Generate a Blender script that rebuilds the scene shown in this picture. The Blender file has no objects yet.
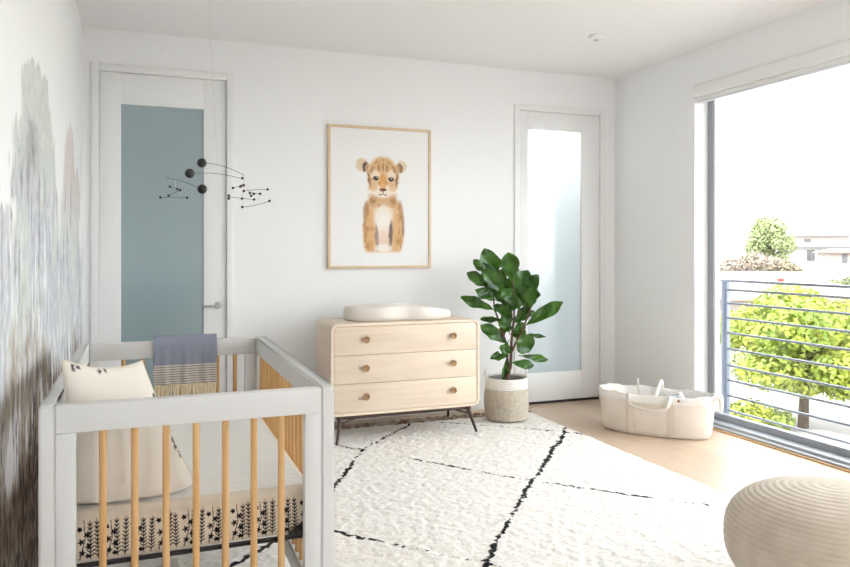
import bpy, bmesh, math, random
import numpy as np
from mathutils import Vector, Matrix
C = bpy.context.scene.collection
PI = math.pi
random.seed(7)
rng = np.random.RandomState(5)

# ---------------------------------------------------------------- measuring
FPX, CXP, HY, CH = 738.0, 425.0, 250.0, 1.28
FW = (.35806, .93370); RT = (.93370, -.35806)
def at(u, v, depth):
    """point at a given distance in front of the viewpoint"""
    xc = (u-CXP)/FPX*depth
    return Vector((FW[0]*depth+RT[0]*xc, FW[1]*depth+RT[1]*xc, CH+(HY-v)/FPX*depth))

# ---------------------------------------------------------------- helpers
def lin(c):
    r = []
    for x in c[:3]:
        x = x/255.
        r.append(x/12.92 if x <= .04045 else ((x+.055)/1.055)**2.4)
    return (*r, 1.0)

def mat(name, col=(200, 200, 200), rough=.6, metal=0., spec=.5, noise=None, bump=None, sheen=0., ior=None, attr=None, coat=0.):
    """noise=(scale, colour2, stretch xyz) ; bump=(scale, strength, distance, stretch)"""
    m = bpy.data.materials.new(name); m.use_nodes = True
    nt = m.node_tree; b = nt.nodes['Principled BSDF']
    b.inputs['Base Color'].default_value = lin(col); b.inputs['Roughness'].default_value = rough
    b.inputs['Metallic'].default_value = metal; b.inputs['Specular IOR Level'].default_value = spec
    if sheen: b.inputs['Sheen Weight'].default_value = sheen
    if coat: b.inputs['Coat Weight'].default_value = coat
    if ior: b.inputs['IOR'].default_value = ior
    tc = nt.nodes.new('ShaderNodeTexCoord')
    def nz(scale, stretch, detail=4.):
        mp = nt.nodes.new('ShaderNodeMapping'); mp.inputs['Scale'].default_value = stretch
        nt.links.new(tc.outputs['Object'], mp.inputs['Vector'])
        n = nt.nodes.new('ShaderNodeTexNoise'); n.inputs['Scale'].default_value = scale; n.inputs['Detail'].default_value = detail
        nt.links.new(mp.outputs[0], n.inputs['Vector']); return n
    if noise:
        n = nz(noise[0], noise[2] if len(noise) > 2 else (1, 1, 1))
        r = nt.nodes.new('ShaderNodeValToRGB'); r.color_ramp.elements[0].position = .35; r.color_ramp.elements[1].position = .65
        r.color_ramp.elements[0].color = lin(col); r.color_ramp.elements[1].color = lin(noise[1])
        nt.links.new(n.outputs['Fac'], r.inputs[0]); nt.links.new(r.outputs[0], b.inputs['Base Color'])
    if attr:
        a = nt.nodes.new('ShaderNodeAttribute'); a.attribute_name = attr
        nt.links.new(a.outputs['Color'], b.inputs['Base Color'])
    if bump:
        n = nz(bump[0], bump[3] if len(bump) > 3 else (1, 1, 1))
        bp = nt.nodes.new('ShaderNodeBump'); bp.inputs['Strength'].default_value = bump[1]; bp.inputs['Distance'].default_value = bump[2]
        nt.links.new(n.outputs['Fac'], bp.inputs['Height']); nt.links.new(bp.outputs[0], b.inputs['Normal'])
    return m

class MB:
    def __init__(s): s.v = []; s.f = []
    def add(s, vs, fs):
        o = len(s.v); s.v += [tuple(p) for p in vs]; s.f += [tuple(i+o for i in f) for f in fs]; return s
    def box(s, x0, x1, y0, y1, z0, z1):
        vs = [(x, y, z) for z in (z0, z1) for y in (y0, y1) for x in (x0, x1)]
        return s.add(vs, [(0, 2, 3, 1), (4, 5, 7, 6), (0, 1, 5, 4), (2, 6, 7, 3), (0, 4, 6, 2), (1, 3, 7, 5)])
    def tube(s, pts, r, n=12, caps=True, flat=1.):
        pts = [Vector(p) for p in pts]; rs = r if isinstance(r, (list, tuple)) else [r]*len(pts)
        vs = []; fs = []; prev = None
        for i, p in enumerate(pts):
            t = (pts[min(i+1, len(pts)-1)]-pts[max(i-1, 0)]).normalized()
            if prev is None:
                a = Vector((0, 0, 1)) if abs(t.z) < .9 else Vector((1, 0, 0))
                u = t.cross(a).normalized()
            else:
                u = (prev-t*prev.dot(t)).normalized()
            prev = u; w = t.cross(u)
            for k in range(n):
                a = 2*PI*k/n; vs.append(p+(u*math.cos(a)+w*math.sin(a)*flat)*rs[i])
        for i in range(len(pts)-1):
            for k in range(n):
                a = i*n+k; b = i*n+(k+1) % n; fs.append((a, b, b+n, a+n))
        if caps: fs.append(tuple(reversed(range(n)))); fs.append(tuple(range((len(pts)-1)*n, len(pts)*n)))
        return s.add(vs, fs)
    def lathe(s, prof, cx=0, cy=0, n=48, fn=None, sx=1., sy=1., closed=False):
        vs = []; fs = []; m = len(prof)
        for i, (r, z) in enumerate(prof):
            for k in range(n):
                a = 2*PI*k/n; q = r+(fn(a, i, z) if fn else 0)
                vs.append((cx+q*sx*math.cos(a), cy+q*sy*math.sin(a), z))
        for i in range(m-1):
            for k in range(n):
                a = i*n+k; b = i*n+(k+1) % n; fs.append((a, b, b+n, a+n))
        if not closed:
            fs.append(tuple(reversed(range(n)))); fs.append(tuple(range((m-1)*n, m*n)))
        return s.add(vs, fs)
    def ball(s, c, r, n=14, m=10, sc=(1, 1, 1)):
        vs = [(c[0], c[1], c[2]-r*sc[2])]; fs = []
        for i in range(1, m):
            t = PI*i/m
            for k in range(n):
                a = 2*PI*k/n
                vs.append((c[0]+r*sc[0]*math.sin(t)*math.cos(a), c[1]+r*sc[1]*math.sin(t)*math.sin(a), c[2]-r*sc[2]*math.cos(t)))
        vs.append((c[0], c[1], c[2]+r*sc[2])); T = len(vs)-1
        for k in range(n):
            fs.append((0, 1+(k+1) % n, 1+k)); fs.append((T, 1+(m-2)*n+k, 1+(m-2)*n+(k+1) % n))
        for i in range(m-2):
            for k in range(n):
                a = 1+i*n+k; b = 1+i*n+(k+1) % n; fs.append((a, b, b+n, a+n))
        return s.add(vs, fs)
    def prism(s, outline, y0, y1):
        """outline of (x,z) extruded along y"""
        n = len(outline); vs = [(x, y0, z) for x, z in outline]+[(x, y1, z) for x, z in outline]
        fs = [tuple(range(n)), tuple(reversed(range(n, 2*n)))]+[(i, i+n, (i+1) % n+n, (i+1) % n) for i in range(n)]
        return s.add(vs, fs)
    def ring(s, outer, inner, y0, y1):
        n = len(outer)
        vs = [(x, y0, z) for x, z in outer]+[(x, y0, z) for x, z in inner]+[(x, y1, z) for x, z in outer]+[(x, y1, z) for x, z in inner]
        fs = []
        for i in range(n):
            j = (i+1) % n
            fs += [(i, j, j+n, i+n), (i+2*n, i+3*n, j+3*n, j+2*n), (i, i+2*n, j+2*n, j), (i+n, j+n, j+3*n, i+3*n)]
        return s.add(vs, fs)
    def grid(s, P, wrap=False):
        """P: array (a,b,3)"""
        a, b = len(P), len(P[0]); vs = [tuple(p) for row in P for p in row]; fs = []
        for i in range(a-1):
            for k in range(b-1 if not wrap else b):
                l = (k+1) % b
                fs.append((i*b+k, i*b+l, (i+1)*b+l, (i+1)*b+k))
        return s.add(vs, fs)
    def build(s, name, m, parent=None, bevel=0., seg=2, angle=35, smooth=True, origin=None):
        o3 = Vector((0, 0, 0))
        if parent is not None:
            q = parent
            while q.parent: q = q.parent
            o3 = q.location.copy() if q.type == 'EMPTY' else q.location.copy()
        elif origin is not None: o3 = Vector(origin)
        else:
            A = np.array(s.v); mn = A.min(0); mx = A.max(0); o3 = Vector(((mn[0]+mx[0])/2, (mn[1]+mx[1])/2, mn[2]))
        me = bpy.data.meshes.new(name)
        me.from_pydata([(p[0]-o3.x, p[1]-o3.y, p[2]-o3.z) for p in s.v], [], s.f)
        bm = bmesh.new(); bm.from_mesh(me)
        bmesh.ops.recalc_face_normals(bm, faces=bm.faces)
        if bevel:
            es = [e for e in bm.edges if len(e.link_faces) == 2 and e.calc_face_angle(0) > math.radians(30)]
            bmesh.ops.bevel(bm, geom=es, offset=bevel, segments=seg, affect='EDGES', profile=.5, clamp_overlap=True)
        bm.to_mesh(me); bm.free()
        me.materials.append(m)
        if smooth:
            me.shade_smooth()
            me.set_sharp_from_angle(angle=math.radians(angle))
        o = bpy.data.objects.new(name, me); C.objects.link(o)
        if parent is not None: o.parent = parent
        else: o.location = o3
        return o

def tag(o, label=None, cat=None, group=None, kind=None):
    if label: o['label'] = label
    if cat: o['category'] = cat
    if group: o['group'] = group
    if kind: o['kind'] = kind
    return o
def thing(name, loc, label=None, cat=None, group=None, kind=None):
    o = bpy.data.objects.new(name, None); C.objects.link(o); o.location = loc
    o.empty_display_size = .05
    return tag(o, label, cat, group, kind)
def struct(o): o['kind'] = 'structure'; return o

def rrect(x0, x1, z0, z1, r, n=7):
    """rounded rectangle outline; r = one radius or (bl, br, tr, tl)"""
    if not isinstance(r, (tuple, list)): r = (r,)*4
    pts = []
    for (cx, cz, a0, rr) in ((x0, z0, PI, r[0]), (x1, z0, 1.5*PI, r[1]), (x1, z1, 0, r[2]), (x0, z1, .5*PI, r[3])):
        px = cx+(rr if cx == x0 else -rr); pz = cz+(rr if cz == z0 else -rr)
        for i in range(n):
            a = a0+.5*PI*i/(n-1); pts.append((px+rr*math.cos(a), pz+rr*math.sin(a)))
    return pts

# numpy value noise
def vnoise(x, y, seed=0):
    r = np.random.RandomState(seed); T = r.rand(256, 256)
    xi = np.floor(x).astype(int); yi = np.floor(y).astype(int); fx = x-xi; fy = y-yi
    fx = fx*fx*(3-2*fx); fy = fy*fy*(3-2*fy)
    a = T[xi % 256, yi % 256]; b = T[(xi+1) % 256, yi % 256]; c = T[xi % 256, (yi+1) % 256]; d = T[(xi+1) % 256, (yi+1) % 256]
    return (a*(1-fx)+b*fx)*(1-fy)+(c*(1-fx)+d*fx)*fy
def fbm(x, y, seed=0, o=4):
    s = 0; a = .5; t = 0
    for i in range(o): s = s+a*vnoise(x*2**i, y*2**i, seed+i); t += a; a *= .5
    return s/t
def sst(a, b, x):
    t = np.clip((x-a)/(b-a), 0, 1); return t*t*(3-2*t)
def srgb2lin(A):
    A = np.clip(A, 0, 1); return np.where(A <= .04045, A/12.92, ((A+.055)/1.055)**2.4)

def fast_grid(name, P, m, col=None, scal=None, parent=None, origin=(0, 0, 0), smooth=True):
    """P (a,b,3) numpy, col (a,b,3) sRGB 0..1"""
    a, b = P.shape[:2]; me = bpy.data.meshes.new(name)
    V = (P.reshape(-1, 3)-np.array(origin)).astype('f4')
    i, j = np.meshgrid(np.arange(a-1), np.arange(b-1), indexing='ij')
    q = (i*b+j).ravel(); F = np.stack([q, q+1, q+b+1, q+b], 1)
    me.vertices.add(len(V)); me.vertices.foreach_set('co', V.ravel())
    me.loops.add(F.size); me.loops.foreach_set('vertex_index', F.ravel().astype('i4'))
    me.polygons.add(len(F)); me.polygons.foreach_set('loop_start', np.arange(0, F.size, 4).astype('i4'))
    me.update(calc_edges=True); me.validate()
    if col is not None:
        ca = me.color_attributes.new('paint', 'FLOAT_COLOR', 'POINT')
        L = np.concatenate([srgb2lin(col.reshape(-1, 3)), np.ones((a*b, 1))], 1)
        ca.data.foreach_set('color', L.astype('f4').ravel())
    if scal is not None:
        at_ = me.attributes.new('dist', 'FLOAT', 'POINT'); at_.data.foreach_set('value', scal.reshape(-1).astype('f4'))
    if smooth: me.shade_smooth()
    me.materials.append(m)
    o = bpy.data.objects.new(name, me); C.objects.link(o)
    if parent is not None: o.parent = parent
    else: o.location = origin
    return o

# ---------------------------------------------------------------- materials
M = {}
M['wall'] = mat('white_wall_paint', (246, 246, 246), .75, bump=(300, .04, .001))
M['ceil'] = mat('white_ceiling_paint', (245, 244, 243), .85)
M['trim'] = mat('white_satin_paint', (240, 240, 239), .4)
M['reveal'] = mat('white_reveal_paint', (243, 243, 244), .55)
M['crib'] = mat('white_crib_lacquer', (220, 219, 217), .38, noise=(3, (217, 216, 214)))
M['spindle'] = mat('natural_beech', (216, 174, 120), .45, noise=(9, (204, 156, 100), (9, 9, .6)))
M['birch'] = mat('pale_birch', (233, 215, 195), .45, noise=(4, (227, 206, 183), (.7, 9, 12)))
M['birch_edge'] = mat('birch_edge', (228, 206, 182), .5, noise=(5, (220, 196, 170), (.7, 9, 12)))
M['dark_gap'] = mat('shadow_gap', (120, 95, 72), .8)
M['walnut'] = mat('dark_walnut', (76, 56, 46), .5, noise=(12, (60, 42, 34), (1, 1, 8)))
M['knob'] = mat('aged_brass_knob', (156, 122, 84), .38, metal=.35, noise=(40, (140, 106, 72)))
M['changer'] = mat('soft_foam_vinyl', (226, 218, 208), .5, noise=(6, (231, 225, 217)))
M['paper'] = mat('print_paper', attr='paint', rough=.85, spec=.15)
M['frame'] = mat('pale_oak_frame', (226, 203, 170), .5, noise=(7, (216, 190, 154), (8, 8, 1)))
M['chrome'] = mat('satin_nickel', (190, 190, 188), .25, metal=.9)
M['alu'] = mat('grey_window_aluminium', (160, 165, 174), .45, metal=.1, noise=(5, (155, 160, 169)))
M['alu_l'] = mat('light_grey_track', (190, 194, 200), .45, metal=.2)
M['seal'] = mat('white_seal', (225, 227, 232), .5)
M['rail'] = mat('blue_grey_steel', (134, 140, 156), .42, metal=.2)
M['railbar'] = mat('brushed_steel_rod', (140, 144, 154), .35, metal=.3)
M['blind'] = mat('white_blind_fabric', (246, 245, 243), .7, bump=(400, .2, .001))
M['black'] = mat('black_lacquer', (14, 14, 15), .35)
M['wire'] = mat('dark_wire', (66, 64, 62), .4, metal=.5)
M['thread'] = mat('pale_thread', (205, 204, 200), .7)
M['black_metal_and_gap_shade'] = mat('black_support_metal_and_gap_shade', (24, 23, 24), .5)
M['tassel'] = mat('cream_tassel', (236, 220, 190), .9, noise=(60, (222, 202, 168)))
M['knit'] = mat('cream_knit_wool', (214, 200, 183), .95, noise=(14, (203, 188, 170)), bump=(220, .55, .006, (1, 1, 2.5)), sheen=.2)
M['rope'] = mat('natural_woven_rope', (212, 202, 188), .9, noise=(60, (192, 180, 162)), bump=(200, .5, .004))
M['rope_w'] = mat('white_woven_rope', (238, 236, 231), .9, noise=(60, (228, 225, 218)), bump=(200, .5, .004))
M['canvas'] = mat('cream_canvas', (234, 225, 214), .9, noise=(8, (230, 220, 208)), bump=(350, .3, .002))
M['canvas_w'] = mat('white_cotton', (237, 233, 227), .9, bump=(350, .25, .002))
M['canvas_s'] = mat('beige_seam_strap', (226, 213, 197), .9, bump=(350, .3, .002))
M['greycloth'] = mat('grey_striped_cotton', (158, 164, 176), .9, noise=(28, (232, 233, 236), (1, 5, 1)), bump=(350, .25, .002))
M['pot'] = mat('grey_plastic_pot', (150, 146, 140), .6, noise=(20, (140, 136, 130)))
M['soil'] = mat('potting_soil', (84, 72, 60), .95, noise=(60, (50, 40, 32)), bump=(80, .8, .01))
M['stem'] = mat('fig_bark', (112, 84, 62), .8, noise=(40, (82, 60, 44)))
M['bark'] = mat('tree_bark', (84, 70, 58), .9, noise=(20, (66, 54, 44), (1, 1, .3)))

def leafmat(name, c1, c2, scale=1.5, rough=.5, trans=.0, c3=None):
    m = mat(name, c1, rough, noise=(scale, c2))
    b = m.node_tree.nodes['Principled BSDF']
    if trans:
        nt = m.node_tree; t = nt.nodes.new('ShaderNodeBsdfTranslucent'); mx = nt.nodes.new('ShaderNodeMixShader')
        mx.inputs[0].default_value = trans; t.inputs['Color'].default_value = lin(c3 or c2)
        nt.links.new(b.outputs[0], mx.inputs[1]); nt.links.new(t.outputs[0], mx.inputs[2])
        nt.links.new(mx.outputs[0], nt.nodes['Material Output'].inputs[0])
    return m
M['fig'] = leafmat('fig_leaf', (26, 66, 20), (66, 112, 34), 9, .24, .1, (120, 165, 45))
M['lime'] = leafmat('lime_tree_leaf', (160, 163, 62), (100, 122, 46), 1.3, .6, .22, (150, 165, 50))
M['sage'] = leafmat('pale_sage_leaf', (154, 162, 112), (128, 140, 92), .8, .7, .15)
M['russet'] = leafmat('russet_leaf', (160, 144, 134), (128, 118, 96), .5, .7, .15)
M['hedge'] = leafmat('hedge_leaf', (116, 124, 90), (96, 108, 72), .6, .7, .15)

# left wall with a watercolour mural of tall trees
def mural_mat():
    m = mat('watercolour_mural', attr='paint', rough=.8, spec=.2); nt = m.node_tree
    b = nt.nodes['Principled BSDF']; a = [n for n in nt.nodes if n.type == 'ATTRIBUTE'][0]
    tc = nt.nodes.new('ShaderNodeTexCoord'); mp = nt.nodes.new('ShaderNodeMapping'); mp.inputs['Scale'].default_value = (1, 22, 7)
    n = nt.nodes.new('ShaderNodeTexNoise'); n.inputs['Scale'].default_value = 2.2; n.inputs['Detail'].default_value = 7; n.inputs['Roughness'].default_value = .68
    nt.links.new(tc.outputs['Object'], mp.inputs[0]); nt.links.new(mp.outputs[0], n.inputs['Vector'])
    r = nt.nodes.new('ShaderNodeValToRGB'); r.color_ramp.elements[0].position = .36; r.color_ramp.elements[0].color = (.5, .5, .51, 1)
    r.color_ramp.elements[1].position = .62; r.color_ramp.elements[1].color = (1.15, 1.14, 1.16, 1)
    nt.links.new(n.outputs['Fac'], r.inputs[0])
    mu = nt.nodes.new('ShaderNodeMix'); mu.data_type = 'RGBA'; mu.blend_type = 'MULTIPLY'
    nt.links.new(a.outputs['Color'], mu.inputs['A']); nt.links.new(r.outputs[0], mu.inputs['B'])
    # painted where the tone differs from the bare wall
    hsv = nt.nodes.new('ShaderNodeRGBToBW'); nt.links.new(a.outputs['Color'], hsv.inputs[0])
    mr = nt.nodes.new('ShaderNodeMapRange'); mr.inputs['From Min'].default_value = .88; mr.inputs['From Max'].default_value = .45
    mr.inputs['To Min'].default_value = 0; mr.inputs['To Max'].default_value = 1.0
    nt.links.new(hsv.outputs[0], mr.inputs['Value']); nt.links.new(mr.outputs[0], mu.inputs['Factor'])
    nt.links.new(mu.outputs['Result'], b.inputs['Base Color'])
    return m
M['mural'] = mural_mat()

def floor_mat():
    m = mat('pale_oak_planks', (214, 190, 168), .33); nt = m.node_tree; b = nt.nodes['Principled BSDF']
    tc = nt.nodes.new('ShaderNodeTexCoord'); mp = nt.nodes.new('ShaderNodeMapping'); mp.inputs['Rotation'].default_value = (0, 0, PI/2)
    br = nt.nodes.new('ShaderNodeTexBrick'); br.inputs['Scale'].default_value = 1; br.inputs['Brick Width'].default_value = 1.7
    br.inputs['Row Height'].default_value = .16; br.inputs['Mortar Size'].default_value = .0012; br.offset = .37
    br.inputs['Color1'].default_value = lin((214, 190, 167)); br.inputs['Color2'].default_value = lin((204, 178, 154)); br.inputs['Mortar'].default_value = lin((176, 148, 124))
    nt.links.new(tc.outputs['Object'], mp.inputs[0]); nt.links.new(mp.outputs[0], br.inputs[0])
    mp2 = nt.nodes.new('ShaderNodeMapping'); mp2.inputs['Scale'].default_value = (14, 1, 1)
    n = nt.nodes.new('ShaderNodeTexNoise'); n.inputs['Scale'].default_value = 3; n.inputs['Detail'].default_value = 6
    nt.links.new(tc.outputs['Object'], mp2.inputs[0]); nt.links.new(mp2.outputs[0], n.inputs['Vector'])
    r = nt.nodes.new('ShaderNodeValToRGB'); r.color_ramp.elements[0].color = (.84, .83, .82, 1); r.color_ramp.elements[1].color = (1.06, 1.06, 1.06, 1)
    nt.links.new(n.outputs['Fac'], r.inputs[0])
    mu = nt.nodes.new('ShaderNodeMix'); mu.data_type = 'RGBA'; mu.blend_type = 'MULTIPLY'; mu.inputs['Factor'].default_value = 1
    nt.links.new(br.outputs[0], mu.inputs['A']); nt.links.new(r.outputs[0], mu.inputs['B']); nt.links.new(mu.outputs['Result'], b.inputs['Base Color'])
    return m
M['floor'] = floor_mat()

def rug_mat():
    m = mat('ivory_shag_wool', (240, 235, 229), .95, spec=.05, sheen=.08); nt = m.node_tree; b = nt.nodes['Principled BSDF']
    a = nt.nodes.new('ShaderNodeAttribute'); a.attribute_name = 'dist'
    tc = nt.nodes.new('ShaderNodeTexCoord')
    n = nt.nodes.new('ShaderNodeTexNoise'); n.inputs['Scale'].default_value = 34; n.inputs['Detail'].default_value = 3
    n2 = nt.nodes.new('ShaderNodeTexNoise'); n2.inputs['Scale'].default_value = 60; n2.inputs['Detail'].default_value = 4
    nt.links.new(tc.outputs['Object'], n.inputs['Vector']); nt.links.new(tc.outputs['Object'], n2.inputs['Vector'])
    ad = nt.nodes.new('ShaderNodeMath'); ad.operation = 'MULTIPLY_ADD'; ad.inputs[1].default_value = .055; 
    nt.links.new(n.outputs['Fac'], ad.inputs[0]); nt.links.new(a.outputs['Fac'], ad.inputs[2])
    mr = nt.nodes.new('ShaderNodeMapRange'); mr.inputs['From Min'].default_value = .0375; mr.inputs['From Max'].default_value = .0435
    nt.links.new(ad.outputs[0], mr.inputs['Value'])
    r = nt.nodes.new('ShaderNodeValToRGB'); r.color_ramp.elements[0].position = .3; r.color_ramp.elements[1].position = .62
    r.color_ramp.elements[0].color = lin((229, 221, 212)); r.color_ramp.elements[1].color = lin((247, 244, 240))
    nt.links.new(n2.outputs['Fac'], r.inputs[0])
    mx = nt.nodes.new('ShaderNodeMix'); mx.data_type = 'RGBA'; mx.inputs['A'].default_value = lin((16, 15, 20))
    nt.links.new(mr.outputs[0], mx.inputs['Factor']); nt.links.new(r.outputs[0], mx.inputs['B']); nt.links.new(mx.outputs['Result'], b.inputs['Base Color'])
    bp = nt.nodes.new('ShaderNodeBump'); bp.inputs['Strength'].default_value = .45; bp.inputs['Distance'].default_value = .008
    nt.links.new(n2.outputs['Fac'], bp.inputs['Height']); nt.links.new(bp.outputs[0], b.inputs['Normal'])
    return m
M['rug'] = rug_mat()

def glass_clear():
    m = bpy.data.materials.new('clear_window_glass'); m.use_nodes = True; nt = m.node_tree; nt.nodes.clear()
    o = nt.nodes.new('ShaderNodeOutputMaterial'); t = nt.nodes.new('ShaderNodeBsdfTransparent'); g = nt.nodes.new('ShaderNodeBsdfGlossy')
    t.inputs[0].default_value = (.96, .98, .975, 1); g.inputs['Roughness'].default_value = .02
    lw = nt.nodes.new('ShaderNodeLayerWeight'); lw.inputs['Blend'].default_value = .5; pw = nt.nodes.new('ShaderNodeMath'); pw.operation = 'POWER'; pw.inputs[1].default_value = 5
    nt.links.new(lw.outputs['Facing'], pw.inputs[0]); fr = nt.nodes.new('ShaderNodeMath'); fr.operation = 'MULTIPLY_ADD'; fr.inputs[1].default_value = .9; fr.inputs[2].default_value = .03
    nt.links.new(pw.outputs[0], fr.inputs[0]); mx = nt.nodes.new('ShaderNodeMixShader')
    nt.links.new(fr.outputs[0], mx.inputs[0]); nt.links.new(t.outputs[0], mx.inputs[1]); nt.links.new(g.outputs[0], mx.inputs[2]); nt.links.new(mx.outputs[0], o.inputs[0])
    return m
M['glass'] = glass_clear()
M['frost'] = mat('frosted_teal_glass', (142, 163, 168), .16, ior=2.1, spec=.5)
M['frost2'] = mat('frosted_teal_glass_by_plant', (158, 176, 179), .12, ior=2.4, spec=.5)
nt = M['frost2'].node_tree; t_ = nt.nodes.new('ShaderNodeBsdfTranslucent'); t_.inputs['Color'].default_value = lin((240, 244, 246)); mx_ = nt.nodes.new('ShaderNodeMixShader'); mx_.inputs[0].default_value = .36
nt.links.new(nt.nodes['Principled BSDF'].outputs[0], mx_.inputs[1]); nt.links.new(t_.outputs[0], mx_.inputs[2]); nt.links.new(mx_.outputs[0], nt.nodes['Material Output'].inputs[0])

# ---------------------------------------------------------------- room shell
XL, XR, YB, YF, ZC = -.37, 3.82, 5.38, -1.6, 2.76
W_Y1, W_Y0, W_Z1 = 4.40, .2, 2.50       # the wide window opening in the right wall
struct(MB().box(XL-.2, XR+.18, YF-.2, YB+.2, -.2, 0).build('floor', M['floor'], smooth=False, origin=(0, 0, 0)))
struct(MB().box(XL-.2, XR+.18, YF-.2, YB+.2, ZC, ZC+.25).build('ceiling', M['ceil'], smooth=False))
# openings for the doors in the back wall
D1 = (-.275, .565, 2.485); D2 = (2.885, 3.675, 2.435)
w = MB()
w.box(XL-.2, D1[0], YB, YB+.14, 0, ZC); w.box(D1[0], D1[1], YB, YB+.14, D1[2], ZC)
w.box(D1[1], D2[0], YB, YB+.14, 0, ZC); w.box(D2[0], D2[1], YB, YB+.14, D2[2], ZC); w.box(D2[1], XR+.18, YB, YB+.14, 0, ZC)
struct(w.build('wall_back', M['wall'], smooth=False))
w = MB()
w.box(XR, XR+.18, W_Y1, YB, 0, ZC); w.box(XR, XR+.18, YF, W_Y0, 0, ZC); w.box(XR, XR+.18, W_Y0, W_Y1, W_Z1, ZC)
struct(w.build('wall_right', M['wall'], smooth=False))
# front wall (behind the viewpoint) with an added, unseen window as light fill
w = MB()
w.box(XL-.2, 1.9, YF-.15, YF, 0, ZC); w.box(3.3, XR+.18, YF-.15, YF, 0, ZC); w.box(1.9, 3.3, YF-.15, YF, 0, .7); w.box(1.9, 3.3, YF-.15, YF, 2.45, ZC)
struct(w.build('wall_front', M['wall'], smooth=False))
fill_win = thing('added_fill_window', (2.6, YF-.08, .7)); struct(fill_win)
w = MB(); w.box(1.9, 1.96, YF-.11, YF-.05, .7, 2.45); w.box(3.24, 3.3, YF-.11, YF-.05, .7, 2.45); w.box(1.96, 3.24, YF-.11, YF-.05, .7, .76); w.box(1.96, 3.24, YF-.11, YF-.05, 2.39, 2.45); w.box(2.57, 2.63, YF-.11, YF-.05, .76, 2.39)
w.build('window_frame', M['alu'], fill_win, smooth=False)

# left wall + mural
ny, nz = 420, 330
Yg = np.linspace(YF, YB, ny); Yg = np.concatenate([np.linspace(YF, 1.9, 30)[:-1], np.linspace(1.9, YB, 380)])
Zg = np.linspace(0, ZC, nz); YY, ZZ = np.meshgrid(Yg, Zg, indexing='ij')
wob = .20*(fbm(YY*5, ZZ*6, 3)-.5)+.14*(fbm(YY*24, ZZ*9, 9)-.5)
def crown(y0, y1, ztop, sharp=2.2):
    c = (y0+y1)/2; h = (y1-y0)/2; q = np.clip(1-np.abs((YY-c)/h)**sharp, 0, 1)
    return ztop*1., q
def tree_mask(c, halfw, ztop, zbase_w, soft=.05):
    # half width grows from the tip downward
    dz = ztop-ZZ; hw = halfw*np.clip(dz/zbase_w, 0, 1)**.38
    return sst(0, soft, hw-np.abs(YY-c)+wob*1.2)*sst(-.02, .05, dz+wob)
t1 = tree_mask(3.22, .66, 2.0, .45); t2 = tree_mask(4.50, .60, 1.97, .8); t3 = tree_mask(4.98, .26, 1.80, .3)
t4 = tree_mask(2.45, .6, 1.42, .5, .12); low = sst(0, .16, 1.42-ZZ+wob*1.5+.0*YY)
mask = np.clip(np.maximum.reduce([t1*.95, t2*.8, t3*.75, t4*.8, low*.8]), 0, 1)*sst(1.5, 1.9, YY)
st = fbm(YY*16, ZZ*3.2, 21, 5); st2 = fbm(YY*34, ZZ*7, 41, 4); bl = fbm(YY*2.3+3, ZZ*3, 61, 3); fine = fbm(YY*60, ZZ*30, 81, 3)
def colr(r, g, b): return np.array([r, g, b])/255.
def lerp(A, B, t): return A*(1-t[..., None])+B*t[..., None]
base = np.ones(YY.shape+(3,))*colr(246, 246, 246)
paint = np.ones_like(base)*colr(214, 219, 213)
paint = lerp(paint, colr(226, 214, 207)*np.ones_like(base), sst(3.95, 4.2, YY)*sst(1.25, 1.7, ZZ))
paint = lerp(paint, colr(200, 202, 210)*np.ones_like(base), sst(1.75, 1.25, ZZ)*sst(.35, .6, bl))
paint = lerp(paint, colr(150, 152, 158)*np.ones_like(base), .75*sst(.58, .75, st)*sst(1.75, 1.45, ZZ+.3*(bl-.5)))
paint = lerp(paint, colr(140, 140, 146)*np.ones_like(base), .6*np.exp(-((YY-3.0)/.14)**2-((ZZ-1.66)/.09)**2))
paint = lerp(paint, colr(246, 246, 250)*np.ones_like(base), .85*sst(.56, .70, st2)*sst(1.7, 1.4, ZZ))
paint = lerp(paint, colr(200, 208, 203)*np.ones_like(base), .7*sst(.5, .7, bl)*sst(1.3, 1.0, ZZ))
paint = lerp(paint, colr(178, 160, 138)*np.ones_like(base), .85*sst(.98, .60, ZZ+1.0*(bl-.5)+.5*(st-.5)+.12*sst(3.0, 4.4, YY)*3))
paint = lerp(paint, colr(240, 240, 246)*np.ones_like(base), .95*sst(.52, .62, st)*sst(1.0, .8, ZZ)*sst(.46, .6, ZZ))
paint = lerp(paint, colr(84, 76, 88)*np.ones_like(base), .8*sst(.60, .68, st2)*sst(.92, .72, ZZ))
dk = lerp(colr(146, 126, 104)*np.ones_like(base), colr(70, 58, 54)*np.ones_like(base), sst(.35, .68, .5*fine+.5*st2))
paint = lerp(paint, dk, sst(.74, .46, ZZ+.5*(st-.5)+.5*(bl-.5)))
col = lerp(base, paint, mask*(.72+.28*sst(.3, .6, fine)))
P = np.stack([np.full(YY.shape, XL), YY, ZZ], -1)
o = fast_grid('wall_left', P, M['mural'], col, origin=(XL, 0, 0)); struct(o)
me = o.data
# solid thickness behind the painted face
struct(MB().box(XL-.16, XL-.002, YF, YB, 0, ZC).build('wall_left_core', M['wall'], smooth=False))

# baseboards
bb = .07
def base_board(nm, *bx):
    w = MB()
    for b in bx: w.box(*b)
    struct(w.build(nm, M['trim'], bevel=.003, smooth=False))
base_board('baseboard_back', (D1[1]+.04, D2[0]-.045, YB-.012, YB, 0, bb), (D2[1]+.045, XR-.012, YB-.012, YB, 0, bb))
base_board('baseboard_right', (XR-.012, XR, W_Y1+.002, YB, 0, bb))
base_board('baseboard_left', (XL, XL+.012, YF, YB-.03, 0, bb))

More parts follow.
